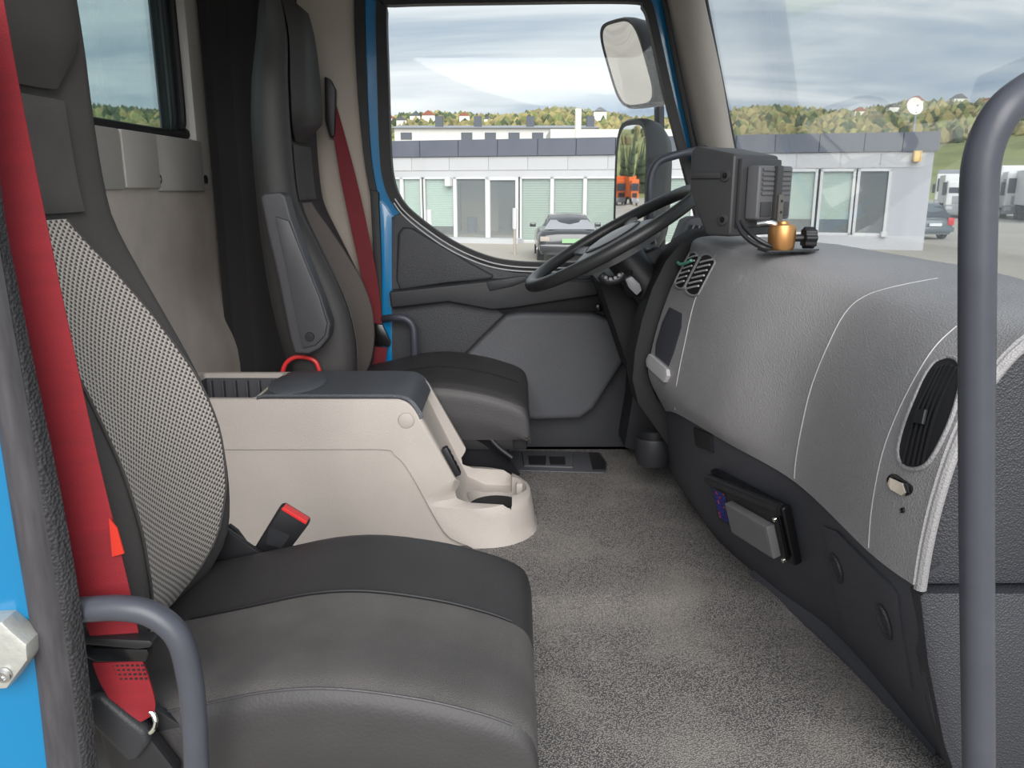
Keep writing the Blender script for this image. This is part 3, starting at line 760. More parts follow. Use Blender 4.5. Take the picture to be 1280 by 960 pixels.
# ================================================================== DASHBOARD
dash = thing('dashboard', (.6, 1.6, FLOOR), 'curved grey passenger dashboard with dark lower panel', 'dashboard')
SECN = [
 (2.22, [(877, 296), (860, 318), (841, 355), (826, 395), (815, 435), (811, 470), (832, 514)]),
 (2.02, [(907, 302), (888, 322), (870, 368), (856, 415), (845, 455), (840, 490), (848, 518)]),
 (1.75, [(985, 324), (955, 350), (928, 405), (910, 455), (901, 500), (900, 535), (908, 553)]),
 (1.51, [(1098, 360), (1066, 383), (1036, 430), (1015, 480), (1002, 530), (995, 570), (993, 602)]),
 (1.19, [(1235, 396), (1192, 420), (1153, 458), (1125, 510), (1104, 565), (1091, 630), (1086, 690)]),
 (1.07, [(1296, 410), (1255, 440), (1216, 490), (1186, 550), (1163, 620), (1149, 680), (1141, 731)])]
rows = []
for Y, pts in SECN:
    P = [Q(a, b, Y) for a, b in pts]
    zb = Zd(.150) if Y > 1.4 else Zd(.162)
    back = Vector((.865+.03*math.sin((Y-.9)*1.6), Y, zb)); mid = Vector((P[0].x*.5+back.x*.5, Y, (P[0].z+zb)/2+.006))
    rows.append([back, mid]+P)
GD = grid(rows, 6, 8)
SD = Surf(GD)
upper = link('upper_cover', solid(GD, .012, 1), 'dash', dash, smooth=60)
# seams: thin pale grooves proud of the cover
def seam(pxs, parent=dash, m='dash_seam', r=.0011, off=.0005):
    link('seam', tube_bm(on(SD, pxs, off), r, 6, 4), m, parent)
seam([(905, 306), (888, 330), (868, 378), (856, 430), (846, 480), (844, 512)])
seam([(1172, 348), (1120, 358), (1080, 371), (1056, 392), (1035, 432), (1014, 485), (1002, 535), (995, 575), (993, 598)])
seam([(1196, 408), (1172, 430), (1150, 462), (1124, 512), (1103, 568), (1090, 635), (1086, 685)])
# rim returning to the end panel
ep = [Q(a, b, 1.085) for a, b in SECN[5][1]]
ep = cat1(ep, 4)
endp = [Vector((p.x+.006, 1.09, p.z-.002)) for p in ep]+[Vector((.86, 1.09, ep[-1].z)), Vector((.86, 1.09, ep[0].z))]
link('end_panel', prism3(endp, (0, .03, 0), .003), 'dash_end', dash)
link('end_rim', tube_bm([Vector((p.x+.004, 1.072, p.z)) for p in ep], .009, 10, 0), 'dash', dash)
# lower panel
SECL = [
 (2.34, [(826, 512), (830, 550), (842, 595), (868, 636)]),
 (2.02, [(852, 512), (858, 580), (876, 640), (905, 694)]),
 (1.75, [(912, 548), (920, 620), (945, 700), (974, 756)]),
 (1.51, [(998, 596), (1008, 680), (1030, 760), (1060, 826)]),
 (1.19, [(1092, 684), (1112, 780), (1142, 880), (1172, 956)]),
 (1.085, [(1149, 735), (1156, 830), (1178, 930), (1232, 1010)])]
rows = [[Q(a, b, Y) for a, b in p] for Y, p in SECL]
for r in rows:
    r[-1].z = FLOOR+.002
    r.insert(0, r[0]+Vector((.03, 0, .04)))
GL = grid(rows, 5, 6); SL = Surf(GL)
link('lower_panel', solid(GL, .012, 1), 'dash_low', dash, smooth=60)
# lower end panel
lo = [Q(a, b, 1.07) for a, b in ((1150, 745), (1156, 742), (1300, 742), (1420, 745), (1420, 1060), (1225, 1060), (1180, 930), (1160, 830))]
link('lower_end_panel', prism3(lo, (0, .04, 0), .006), 'dash_end', dash)
# kick skirt along the floor
sk = [Q(a, b, 1) for a, b in ((0, 0),)]
skp = [QZ(a, b, FLOOR+.01) for a, b in ((938, 728), (1000, 778), (1060, 834), (1110, 886), (1172, 950))]
G = []
for p in skp: G.append([p+Vector((.06, 0, .10)), p+Vector((.015, 0, .05)), p+Vector((-.004, 0, .02)), p+Vector((-.006, 0, -.0))])
link('skirt', solid(grid(G, 3, 4), .01), 'dash_low', dash)
# access cover with two oval finger wells
ac = [(1030, 656), (1044, 662), (1080, 700), (1118, 740), (1124, 756), (1150, 868), (1140, 856), (1110, 820), (1058, 800), (1036, 720), (1028, 670)]
AC = patch_bm(SL, [(1031, 657), (1048, 664), (1112, 728), (1122, 742), (1128, 790), (1142, 862), (1100, 826), (1060, 792), (1052, 770), (1040, 710)], -.001, .005, .002)
acc = link('access_cover', AC, 'dash_low', dash)
def oval_on(S, px, py, rx, ry, tilt, off, name, m, parent, dish=.004, n=20):
    c, nr = S.hit(px, py, off)
    pts = []
    for k in range(n):
        a = 2*math.pi*k/n; x = rx*math.cos(a); y = ry*math.sin(a)
        pts.append((px+x*math.cos(tilt)-y*math.sin(tilt), py+x*math.sin(tilt)+y*math.cos(tilt)))
    R0 = on(S, pts, off); bm = bmesh.new()
    prev = None
    for f, d in ((1.0, .0), (.95, .0035), (.85, .003), (.70, -.001), (.4, -.0005), (.02, -.0005)):
        r = [bm.verts.new(c+(p-c)*f+nr*d) for p in R0]
        if prev:
            for i in range(n): bm.faces.new((prev[i], prev[(i+1) % n], r[(i+1) % n], r[i]))
        prev = r
    bm.faces.new(prev)
    return link(name, bm, m, parent)
oval_on(SL, 1049, 709, 6, 20, -.32, .0065, 'finger_well', 'dash_end', acc)
oval_on(SL, 1110, 776, 6, 24, -.32, .0065, 'finger_well', 'dash_end', acc)
# small blank cover near the top
link('blank_cover', patch_bm(SL, [(869, 534), (891, 543), (893, 566), (872, 556)], -.001, .006, .002), 'black', dash)
# ---- big vent on the near end
def slot(S, top, bot, wid, off, n=10):
    """rounded slot outline between two photo points"""
    a = Vector((top[0], top[1])); b = Vector((bot[0], bot[1])); d = (b-a).normalized(); s = Vector((-d.y, d.x))
    pts = []
    for k in range(n+1): an = math.pi*k/n; pts.append(b+s*wid*math.cos(an)+d*wid*math.sin(an)*.9)
    for k in range(n+1): an = math.pi*k/n; pts.append(a-s*wid*math.cos(an)-d*wid*math.sin(an)*.9)
    return [(p.x, p.y) for p in pts]
vo = [(1186, 447), (1197, 450), (1203, 462), (1202, 484), (1192, 520), (1178, 552), (1163, 577), (1149, 586), (1134, 585), (1126, 575), (1125, 558), (1133, 528), (1146, 495), (1160, 466), (1172, 452)]
vent = link('side_vent', patch_bm(SD, vo, -.003, .003, 0, 3), 'black_matte', dash)
link('vent_rim', tube_bm(on(SD, vo+[vo[0]], .002), .0035, 8, 3), 'dash', vent)
for k in range(5):
    f = (k+.6)/5.2
    top = (1171+f*30, 455+abs(f-.5)*14); bot = (1128+f*32, 578+(.5-abs(f-.5))*8)
    mid = ((top[0]+bot[0])/2-5, (top[1]+bot[1])/2-3)
    P = on(SD, [top, mid, bot], .004)
    link('louvre', strap_bm(P, [Vector((0.0025, .001, .0005))]*3, .0035, 5), 'black', vent)
link('vent_thumbwheel', patch_bm(SD, [(1152, 514), (1164, 514), (1160, 532), (1148, 530)], .005, .011, .001), 'black', vent)
# courtesy lamp slot
cl = link('lamp_slot', patch_bm(SD, slot(SD, (1117, 600), (1134, 612), 8, 0), -.002, .0025, 0), 'black_gloss', dash)
link('chrome_cap', patch_bm(SD, [(1117, 597), (1133, 604), (1137, 616), (1132, 620), (1118, 612), (1114, 604)], .003, .007, .002), 'chrome', cl)
oval_on(SD, 1130, 638, 2.2, 3.4, 0, .001, 'screw_hole', 'black', dash)
# storage pocket and centre vents on the far facet
pk = link('storage_pocket', patch_bm(SD, [(837, 384), (853, 392), (852, 410), (843, 440), (836, 458), (819, 444), (820, 430), (828, 403)], -.002, .0015, 0), 'dash_low', dash)
link('pocket_lip', patch_bm(SD, [(815, 443), (837, 462), (838, 470), (834, 478), (812, 458), (811, 450)], -.001, .010, .003), 'dash_seam', dash)
for top, bot, wd in (((885, 327), (867, 361), 9.5), ((868, 322), (851, 355), 6.5)):
    v = link('centre_vent', patch_bm(SD, slot(SD, top, bot, wd, 0), -.002, .0015, 0), 'black_matte', dash)
    so = slot(SD, top, bot, wd, 0)
    link('vent_rim', tube_bm(on(SD, so+[so[0]], .002), .003, 6, 2), 'dash', v)
    for k in range(6):
        f = (k+.1)/5.2
        x = top[0]+(bot[0]-top[0])*f; y = top[1]+(bot[1]-top[1])*f
        P = on(SD, [(x-wd*.8, y+1), (x, y-1), (x+wd*.8, y-2.5)], .004)
        link('louvre', tube_bm(P, .0026, 6, 3), 'dash_seam', v)
tag(link('vent_clip', tube_bm(on(SD, [(847, 328), (856, 333), (864, 331), (870, 328)], .014), .004, 8, 4), 'mint'), 'small mint green clip hooked on the centre air vent', 'clip')
# ---- driver side mass
dd = thing('instrument_binnacle', (.55, 2.5, FLOOR), 'black driver side dashboard curving round behind the steering wheel', 'dashboard')
band = [(892, 287), (872, 289), (852, 301), (832, 326), (815, 360), (802, 400), (793, 440), (790, 475), (797, 505), (815, 530), (836, 560), (845, 520), (822, 500), (812, 474), (815, 438), (828, 396), (843, 358), (862, 322), (880, 300)]
link('trim_band', pr(band, 2.235, .12, .008), 'black_matte', dd)
link('column_side', pr([(748, 352), (770, 345), (800, 330), (838, 322), (880, 300), (900, 560), (836, 575), (806, 480), (788, 470), (775, 430)], 2.50, .30, .01), 'black_matte', dd)
link('knee_panel', pr([(793, 440), (900, 440), (905, 590), (840, 600), (828, 570), (800, 566), (780, 560), (790, 500)], 2.66, .17, .01), 'dark_trim', dd)
link('cluster_hood', pr([(778, 345), (800, 318), (822, 308), (838, 316), (846, 330), (838, 356), (808, 372), (786, 372)], 2.38, .25, .012, seg=3), 'dark_trim', dd)
link('cluster_glass', pr([(776, 306), (800, 296), (808, 300), (806, 312), (796, 320), (778, 318)], 2.42, .1, .006), 'gauge', dd)
link('corner_vent', pr([(836, 330), (850, 296), (858, 276), (866, 272), (880, 271), (884, 285), (862, 310), (848, 332)], 2.62, .12, .008), 'dash_low', dd)
for k in range(5):
    x = 861+k*3.6
    link('louvre', tube_bm([Q(x+3, 281+k*.3, 2.612), Q(x-4, 298+k*.3, 2.612)], .0035, 6, 0), 'gauge' if k % 2 else 'black', dd)
# floor level cup holder under the binnacle
ch = thing('cup_holder', QZ(818, 586, FLOOR), 'black oval cup holder standing out low under the dashboard', 'cup holder')
c = Q(817, 548, 2.34)
prof = [(.02, -.085), (.044, -.08), (.05, -.05), (.052, .0), (.05, .006), (.045, .004), (.04, -.03), (.01, -.04)]
bm = lathe_bm(prof, c, n=24)
for v in bm.verts: v.co.x = c.x+(v.co.x-c.x)*1.1
link('cup', bm, 'dark_trim', ch)
link('bracket', bb(c.x+.04, c.x+.13, c.y-.02, c.y+.03, c.z-.06, c.z-.03, .004), 'black', ch)

# ================================================================== STEERING WHEEL
wc = Q(766, 297, 2.36); ax = Vector((-.50, 0, .866)).normalized(); R = .272
sw = thing('steering_wheel', wc, 'black four spoke steering wheel tilted in front of the driver door window', 'steering wheel')
e1 = Vector((0, 1, 0)); e2 = ax.cross(e1).normalized()
if e2.x < 0: e2 = -e2
def wp(r, a, h=0): return wc+e1*r*math.sin(a)+e2*r*math.cos(a)+ax*h
bm = bmesh.new(); n1_, n2_ = 64, 12; V = []
for i in range(n1_):
    a = 2*math.pi*i/n1_; V.append([bm.verts.new(wp(R+.020*math.cos(2*math.pi*j/n2_), a, .0185*math.sin(2*math.pi*j/n2_))) for j in range(n2_)])
for i in range(n1_):
    for j in range(n2_): bm.faces.new((V[i][j], V[(i+1) % n1_][j], V[(i+1) % n1_][(j+1) % n2_], V[i][(j+1) % n2_]))
link('rim', bm, 'wheel_rim', sw)
bm = bmesh.new(); hub = []
prof = [(.125, -.055), (.135, -.035), (.125, -.010), (.08, .004), (.01, .008)]
link('hub', lathe_bm(prof, wc, ax, 28), 'wheel_hub', sw)
for a in (math.radians(68), math.radians(112), math.radians(-68), math.radians(-112)):
    G = [[wp(.09, a-.30, -.022), wp(.09, a, -.014), wp(.09, a+.30, -.022)], [wp(.17, a-.15, -.018), wp(.17, a, -.01), wp(.17, a+.15, -.018)], [wp(.262, a-.08, -.004), wp(.262, a, .0), wp(.262, a+.08, -.004)]]
    link('spoke', solid(grid(G, 3, 4), -.012), 'wheel_hub', sw)
link('airbag_pad', lathe_bm([(.001, .012), (.05, .011), (.078, .006), (.082, .0)], wc, ax, 28), 'wheel_hub', sw)
link('pad_ring', tube_bm([wp(.088, 2*math.pi*k/32, .003) for k in range(33)], .0022, 6, 0), 'black', sw)
link('steering_column', tube_bm([wc-ax*.05, wc-ax*.16+e2*.02, wc-ax*.34+e2*.06], [.055]*13, 16, 6), 'black', sw)
# column stalks
st = thing('column_stalk', Q(762, 350, 2.3), 'black column stalk with small buttons under the steering wheel rim', 'stalk')
link('arm', tube_bm([Q(752, 343, 2.24), Q(765, 350, 2.24), Q(780, 346, 2.28), Q(800, 330, 2.36)], .008, 10, 4), 'black', st)
link('grip', tube_bm([Q(751, 344, 2.236), Q(759, 351, 2.236), Q(772, 349, 2.236), Q(778, 342, 2.24)], .013, 12, 4), 'black', st)
for x, y in ((757, 347), (763, 349), (769, 347.5), (774, 344)): link('button', lathe_bm([(.001, 0), (.006, 0), (.005, .004), (.001, .005)], Q(x, y, 2.222), Vector((0, -1, .3)), 10), 'gauge', st)
st = thing('ignition_switch', Q(795, 358, 2.3), 'black stalk with a faceted grey grip below the steering wheel, right of the buttoned stalk', 'stalk')
link('grip', pr([(781, 349), (790, 345), (800, 355), (803, 363), (796, 370), (786, 360)], 2.26, .04, .006), 'gauge', st)
link('arm', tube_bm([Q(793, 360, 2.28), Q(803, 366, 2.36), Q(806, 350, 2.5)], .012, 10, 4), 'black', st)

# grab handle on the far A pillar
tag(link('grab_bar', tube_bm([Q(884, 186, YD-.03), Q(868, 189, 2.72), Q(845, 194, 2.70), Q(824, 202, 2.70), Q(814, 220, 2.70), Q(812, 250, 2.70), Q(812, 290, 2.71), Q(816, 305, 2.80)], .0135, 12, 6), 'handle'), 'dark curved grab handle on the far windscreen pillar', 'grab handle')

# ================================================================== DOOR MIRRORS
def mirror(pxc, pyc, Y, W_, H_, D_, label, kind):
    c = Q(pxc, pyc, Y); t = thing('door_mirror', c, label, 'mirror')
    tilt = -.03
    nvec = Vector((-.85, -.53, -.07 if kind == 'top' else .0)).normalized(); wv = Vector((.53, -.85, 0)).normalized(); hv = nvec.cross(wv).normalized()
    if hv.z < 0: hv = -hv
    if kind == 'top': hv = (hv+wv*-.12+Vector((-.20, 0, 0))).normalized()
    def outl(sw_, sh, off, e=4.0, n=36):
        out = []
        for k in range(n):
            a = 2*math.pi*k/n; cx = abs(math.cos(a))**(2/e)*(1 if math.cos(a) > 0 else -1); sy = abs(math.sin(a))**(2/e)*(1 if math.sin(a) > 0 else -1)
            out.append(c+wv*cx*sw_/2+hv*sy*sh/2+nvec*off)
        return out
    G = [outl(W_*1.0, H_*1.0, .008), outl(W_*1.08, H_*1.05, .012), outl(W_*1.12, H_*1.08, 0), outl(W_*1.12, H_*1.08, -.03), outl(W_*1.05, H_*1.03, -D_*.55), outl(W_*.8, H_*.85, -D_*.9), outl(W_*.4, H_*.6, -D_)]
    link('housing', grid_bm(G, True, True), 'black' if kind == 'top' else 'dark_trim', t, smooth=50)
    g = [outl(W_*.98, H_*.98, .0085), outl(W_*.6, H_*.6, .012), outl(W_*.2, H_*.2, .0145)] if kind == 'top' else [outl(W_*.98, H_*.98, .0085), outl(W_*.5, H_*.5, .009), outl(W_*.1, H_*.1, .0092)]
    bm = grid_bm(g, True, False); vs = [v for v in bm.verts]
    bm.verts.ensure_lookup_table(); bm.faces.new([bm.verts[i] for i in range(len(bm.verts)-36, len(bm.verts))])
    link('mirror_glass', bm, 'mirror', t, smooth=80)
    return t, c
t1, c1 = mirror(786, 80, 3.10, .20, .30, .14, 'upper wide angle door mirror outside the driver window', 'top')
t2_, c2 = mirror(790, 236, 3.12, .17, .47, .15, 'large lower door mirror outside the driver window', 'low')
mm = thing('mirror_bracket', Q(830, 200, 3.2), 'dark upright bracket tube that carries the two door mirrors', 'bracket')
link('upright', tube_bm([Q(822, 20, 3.22), Q(824, 140, 3.22), Q(826, 330, 3.22)], .02, 10, 3), 'dark_trim', mm)
link('arm', tube_bm([Q(822, 30, 3.22), Q(850, 20, 3.10), Q(880, 10, 2.95)], .015, 8, 3), 'dark_trim', mm)
link('arm', tube_bm([Q(826, 325, 3.22), Q(850, 330, 3.10), Q(885, 335, 2.95)], .015, 8, 3), 'dark_trim', mm)

# ================================================================== MONITOR on its brass clamp
mb = Vector((.62, -.785, 0)).normalized(); mu_ = Vector((.785, .62, 0)).normalized(); mz = Vector((0, 0, 1))
mc = Q(916, 240, 1.86)      # the upright corner nearest to the viewer
MM = Matrix(((mu_.x, mb.x, 0), (mu_.y, mb.y, 0), (0, 0, 1)))
mon = thing('monitor', mc+mz*-.11, 'black dash monitor seen from behind with ribbed rear block', 'monitor')
def mp_(u, d, z): return mc+mu_*u-mb*d+mz*z       # u along back face, d into the depth, z up
hz0, hz1 = -.100, .082
# deep hood: side face tapers to the bottom
side = [mp_(0, 0, hz1), mp_(0, .115, hz1+.022), mp_(0, .128, hz1+.01), mp_(0, .126, .0), mp_(0, .07, hz0), mp_(0, 0, hz0)]
link('housing', prism3(side, mu_*.170, .010, 3), 'monitor', mon)
link('back_plate', prism3([mp_(.012, 0, hz0+.02), mp_(.166, 0, hz0+.02), mp_(.166, 0, hz1-.008), mp_(.012, 0, hz1-.008)], mb*.012, .006), 'monitor', mon)
blk = link('rear_block', prism3([mp_(.03, -.012, -.062), mp_(.16, -.012, -.062), mp_(.16, -.012, .058), mp_(.03, -.012, .058)], mb*.035, .008, 3), 'monitor_rib', mon)
for s, u0, u1 in ((0, .04, .082), (1, .110, .150)):
    for k in range(6):
        z = .046-k*.0105
        link('rib', prism3([mp_(u0, -.047, z), mp_(u1, -.047, z), mp_(u1, -.047, z+.006), mp_(u0, -.047, z+.006)], mb*.004, .001), 'monitor_rib', blk)
    link('pad', prism3([mp_(u0, -.047, -.055), mp_(u1-.002, -.047, -.055), mp_(u1-.002, -.047, -.022), mp_(u0, -.047, -.022)], mb*.003, .002), 'monitor', blk)
link('spine', prism3([mp_(.085, -.045, -.062), mp_(.107, -.045, -.062), mp_(.107, -.045, .058), mp_(.085, -.045, .058)], mb*.012, .003), 'monitor', mon)
link('mounting_strip', prism3([mp_(.090, -.058, -.095), mp_(.108, -.058, -.095), mp_(.108, -.058, -.006), mp_(.090, -.058, -.006)], mb*.004, .001), 'bracket', mon)
for z in (-.02, -.045, -.078): link('screw', lathe_bm([(.001, .0), (.003, 0), (.0025, .002), (.001, .002)], mp_(.099, -.0625, z), mb, 8), 'black', mon)
for z in (.036, -.062):
    link('screw_boss', lathe_bm([(.001, -.004), (.014, -.004), (.013, .004), (.007, .005), (.007, .002), (.001, .002)], mp_(0, .022, z), -mu_, 16), 'monitor', mon)
    link('screw', lathe_bm([(.001, 0), (.006, 0), (.005, .004), (.001, .0045)], mp_(-.001, .022, z), -mu_, 12), 'black_gloss', mon)
link('side_ledge', prism3([mp_(0, .035, .030), mp_(0, .118, .03), mp_(0, .118, .044), mp_(0, .035, .044)], -mu_*.006, .003), 'monitor', mon)
# cables
cb = thing('monitor_cable', Q(935, 290, 1.8), 'pair of black cables drooping from the monitor to the dashboard top', 'cable')
link('strand', tube_bm([Q(921, 277, 1.80), Q(928, 292, 1.78), Q(942, 304, 1.76), Q(958, 311, 1.75), Q(966, 313, 1.78)], .005, 8, 5), 'black', cb)
link('strand', tube_bm([Q(925, 276, 1.81), Q(934, 288, 1.79), Q(948, 300, 1.77), Q(966, 309, 1.77), Q(976, 312, 1.80)], .005, 8, 5), 'black', cb)
bc = Q(976, 312, 1.78)
br = thing('monitor_clamp', bc, 'brass barrel clamp with black star knob on the dashboard top', 'clamp')
link('barrel', lathe_bm([(.001, 0), (.024, 0), (.028, .008), (.0295, .03), (.029, .046), (.026, .055), (.014, .058), (.012, .063), (.001, .064)], bc-mz*.002, n=28), 'brass', br)
link('ball_arm', tube_bm([bc+Vector((-.012, 0, .052)), bc+Vector((-.03, .0, .058)), bc+Vector((-.052, 0.01, .055))], .007, 10, 4), 'steel', br)
link('knob_shaft', tube_bm([bc+Vector((.022, 0, .025)), bc+Vector((.05, -.002, .026))], .008, 10, 0), 'black', br)
bm = bmesh.new(); kn = bc+Vector((.058, -.002, .026))
kp = []
for k in range(48):
    a = 2*math.pi*k/48; r = .0215+.0022*math.cos(a*8); kp.append(kn+Vector((0, r*math.cos(a), r*math.sin(a))))
link('knob', prism3([p+Vector((-.012, 0, 0)) for p in kp], (.024, -.004, 0), .002), 'black', br)
link('base_plate', prism3([bc+Vector((-.04, -.03, -.004)), bc+Vector((.06, -.02, -.004)), bc+Vector((.10, .04, -.005)), bc+Vector((-.04, .04, -.004))], (0, 0, .004), .001), 'black', br)
# dark strip on the dash top behind the clamp
# ================================================================== DEVICE BOX on lower panel
c, nr = SL.hit(932, 628)
dv = thing('card_reader', c, 'black holder with a grey box and blue printed label on the lower dashboard', 'device')
dxv = (SL.hit(985, 655)[0]-SL.hit(885, 600)[0]).normalized()     # along the device
nz = nr; nz = (nz-dxv*nz.dot(dxv)).normalized(); dzv = dxv.cross(nz).normalized()
if dzv.z < 0: dzv = -dzv
org = SL.hit(950, 642, .0)[0]
def dp(u, v, h): return org+dxv*u+dzv*v+nz*h
# find extents in photo: length ~ from (878,600) to (1000,690)
def quad(u0, u1, v0, v1, h0, h1, bv): return prism3([dp(u0, v0, h0), dp(u1, v0, h0), dp(u1, v1, h0), dp(u0, v1, h0)], nz*(h1-h0), bv, 3)
link('holder', quad(-.155, .135, -.068, .070, .0, .022, .008), 'black_gloss', dv)
link('reader_body', quad(-.150, .118, -.06, .06, .018, .031, .006), 'black', dv)
link('top_roll', tube_bm([dp(-.15, .050, .030), dp(0, .060, .028), dp(.125, .064, .020)], .013, 12, 4), 'black', dv)
link('grey_box', quad(-.058, .106, -.050, .026, .030, .050, .003), 'box_grey', dv)
link('box_face', quad(-.051, .099, -.044, .020, .050, .0505, 0), 'box_grey', dv)
lb_ = link('blue_label', quad(-.140, -.080, -.052, .036, .031, .0322, 0), 'label_dark', dv)
bm = bmesh.new(); b2 = bmesh.new()
for r_ in range(5):
    u0 = -.136+r_*.0108
    v = -.046
    while v < .030:
        wd = random.uniform(.004, .011)
        tb = b2 if random.random() < .12 else bm
        P = [dp(u0, v, .0322), dp(u0+.006, v, .0322), dp(u0+.006, min(v+wd, .032), .0322), dp(u0, min(v+wd, .032), .0322)]
        q = prism3(P, nz*.0004)
        me = bpy.data.meshes.new('t'); q.to_mesh(me); q.free(); tb.from_mesh(me); bpy.data.meshes.remove(me)
        v += wd+.003
link('print_lines', bm, 'label_blue', lb_, kind='stuff', smooth=0); link('print_marks', b2, 'label_pink', lb_, kind='stuff', smooth=0)
link('hinge_pin', tube_bm([dp(.121, -.05, .03), dp(.121, .045, .03)], .004, 8, 0), 'black_gloss', dv)
for v in (.045, -.052): link('hinge_screw', lathe_bm([(.001, 0), (.006, 0), (.005, .005), (.001, .006)], dp(.121, v, .034), nz, 12), 'chrome', dv)

# ================================================================== CENTRE CONSOLE
YC0, YC1 = 1.97, 2.31
con = thing('centre_console', (-.4, 2.14, FLOOR), 'pale grey moulded centre console with cup holder nose', 'console')
ztp = Zd(.526)
prof = [(-.93, .526), (-.285, .526), (-.262, .536), (-.245, .556), (-.20, .64), (-.145, .745), (-.115, .785), (-.08, .812), (-.04, .822), (.035, .824), (.052, .836), (.06, .87), (.066, .925), (.078, .938), (.08, .962), (-.93, .962)]
pc_ = [Vector((x, YC0, Zd(d))) for x, d in prof]
# plan-rounded solid: horizontal slices
def xfront(z):
    d = EYE-z; P = [(x, dd_) for x, dd_ in prof[:15]]
    for (x0_, d0), (x1_, d1) in zip(P, P[1:]):
        if d0 <= d <= d1 and d1 > d0: return x0_+(x1_-x0_)*(d-d0)/(d1-d0)
    return P[-1][0]
levels = [.962, .95, .942, .925, .89, .855, .836, .824, .818, .805, .785, .765, .745, .70, .66, .62, .58, .556, .543, .534, .528, .526]
sl_ = []
for d in levels:
    xf = xfront(Zd(d)); rr = .15 if d > .80 else max(.012, .15*(1-(.80-d)/.06)) if d > .74 else .012
    fl = .010 if d > .94 else 0
    tp = (.962-d)*.03
    y0, y1 = YC0-fl+tp, YC1+fl-tp; pts = [Vector((-.93, y0, Zd(d)))]
    for k in range(9):
        a = -math.pi/2+k/8*math.pi/2; pts.append(Vector((xf-rr+rr*math.cos(a), y0+rr+rr*math.sin(a), Zd(d))))
    for k in range(9):
        a = k/8*math.pi/2; pts.append(Vector((xf-rr+rr*math.cos(a), y1-rr+rr*math.sin(a), Zd(d))))
    pts.append(Vector((-.93, y1, Zd(d)))); sl_.append(pts)
body = link('body', grid_bm(sl_, True, True), 'console', con)
off = body.location+con.location
def cutbox(x0_, x1_, y0, y1, z0, z1, bv=.0):
    bm = bb(x0_, x1_, y0, y1, z0, z1, bv, 3)
    return bm
cuts = [cutbox(-.90, -.665, YC0+.03, YC1-.03, ztp-.12, ztp+.05, .012)]
# slope channel between the side cheeks, then cup well
ch_ = [Vector((x, YC0+.035, Zd(d))) for x, d in ((-.235, .50), (-.262, .575), (-.165, .785), (-.135, .845), (-.08, .872), (.0, .875), (.0, .70), (-.10, .5))]
cuts.append(prism3(ch_, (0, YC1-YC0-.07, 0), .012))
cuts.append(lathe_bm([(.082, 0), (.092, .15)], (-.045, 2.14, Zd(.886)), n=32))
fld = cat1([Q(a_, b_, YC0) for a_, b_ in ((250, 700), (254, 600), (262, 568), (300, 563), (470, 563), (492, 570), (512, 592), (548, 655), (566, 675), (598, 688), (590, 700), (400, 700))], 3, True)
for p_ in fld: p_.y = YC0-.03
cuts.append(prism3(fld, (0, .044, 0)))
boolean(body, cuts)
finish_bevel(body, .006, 3, 30)
body.data.materials.clear(); body.data.materials.append(MATS['console'])
link('tray_liner', cutbox(-.895, -.67, YC0+.035, YC1-.035, ztp-.119, ztp-.112, .002), 'console_dark', con)
for x0_, x1_, y0, y1 in ((-.897, -.668, YC1-.034, YC1-.031), (-.897, -.893, YC0+.035, YC1-.035), (-.672, -.668, YC0+.035, YC1-.035)):
    link('tray_lining', bb(x0_, x1_, y0, y1, ztp-.117, ztp-.014), 'console_dark', con)
for k in range(6): link('tray_rib', bb(-.88+k*.035, -.875+k*.035, YC1-.05, YC1-.034, ztp-.1, ztp-.02, .001), 'console_dark', con)
link('cup_mat', lathe_bm([(.001, 0), (.078, 0), (.078, .004), (.001, .004)], (-.045, 2.14, Zd(.886)), n=28), 'black_matte', con)
link('cup_notch', bb(.012, .045, 2.075, 2.10, Zd(.886), Zd(.832), .006), 'console', con)
link('cup_notch', bb(.012, .045, 2.18, 2.205, Zd(.886), Zd(.832), .006), 'console', con)
link('cup_notch', bb(-.15, -.125, 2.22, 2.24, Zd(.92), Zd(.85), .006), 'console', con)
# lid
G = []
for x, dz, pad in ((-.655, .001, 0), (-.63, .006, 0), (-.55, .006, 0), (-.42, .006, 0), (-.33, .006, 0), (-.285, .003, 0), (-.262, -.009, 0), (-.246, -.032, 0), (-.238, -.05, 0)):
    G.append([Vector((x, y, ztp+dz-(.004 if y in (YC0+.014, YC1-.02) else 0))) for y in (YC0+.014, YC0+.02, YC0+.1, YC0+.17, YC0+.24, YC1-.028, YC1-.02)])
lid = link('lid', solid(grid(G, 3, 4), -.012), 'lid', con)
bm = bmesh.new(); q = bmesh.ops.create_uvsphere(bm, u_segments=28, v_segments=12, radius=1)
for v in q['verts']: v.co = Vector((-.585+v.co.x*.075, YC0+.16+v.co.y*.125, ztp+.007+max(v.co.z, -.2)*.016))
link('lid_hump', bm, 'lid', lid)
pb = Q(507, 527, YC0-.001)
link('round_plug', lathe_bm([(.001, -.006), (.0195, -.006), (.0195, .0008), (.018, .0016), (.001, .0016)], Vector((pb.x, YC0+.010, pb.z)), Vector((0, -1, 0)), 28), 'console', con)
link('plug_ring', tube_bm([Vector((pb.x+.0205*math.cos(k*math.pi/12), YC0+.0095, pb.z+.0205*math.sin(k*math.pi/12))) for k in range(25)], .0008, 6, 0), 'pillar_trim', con)
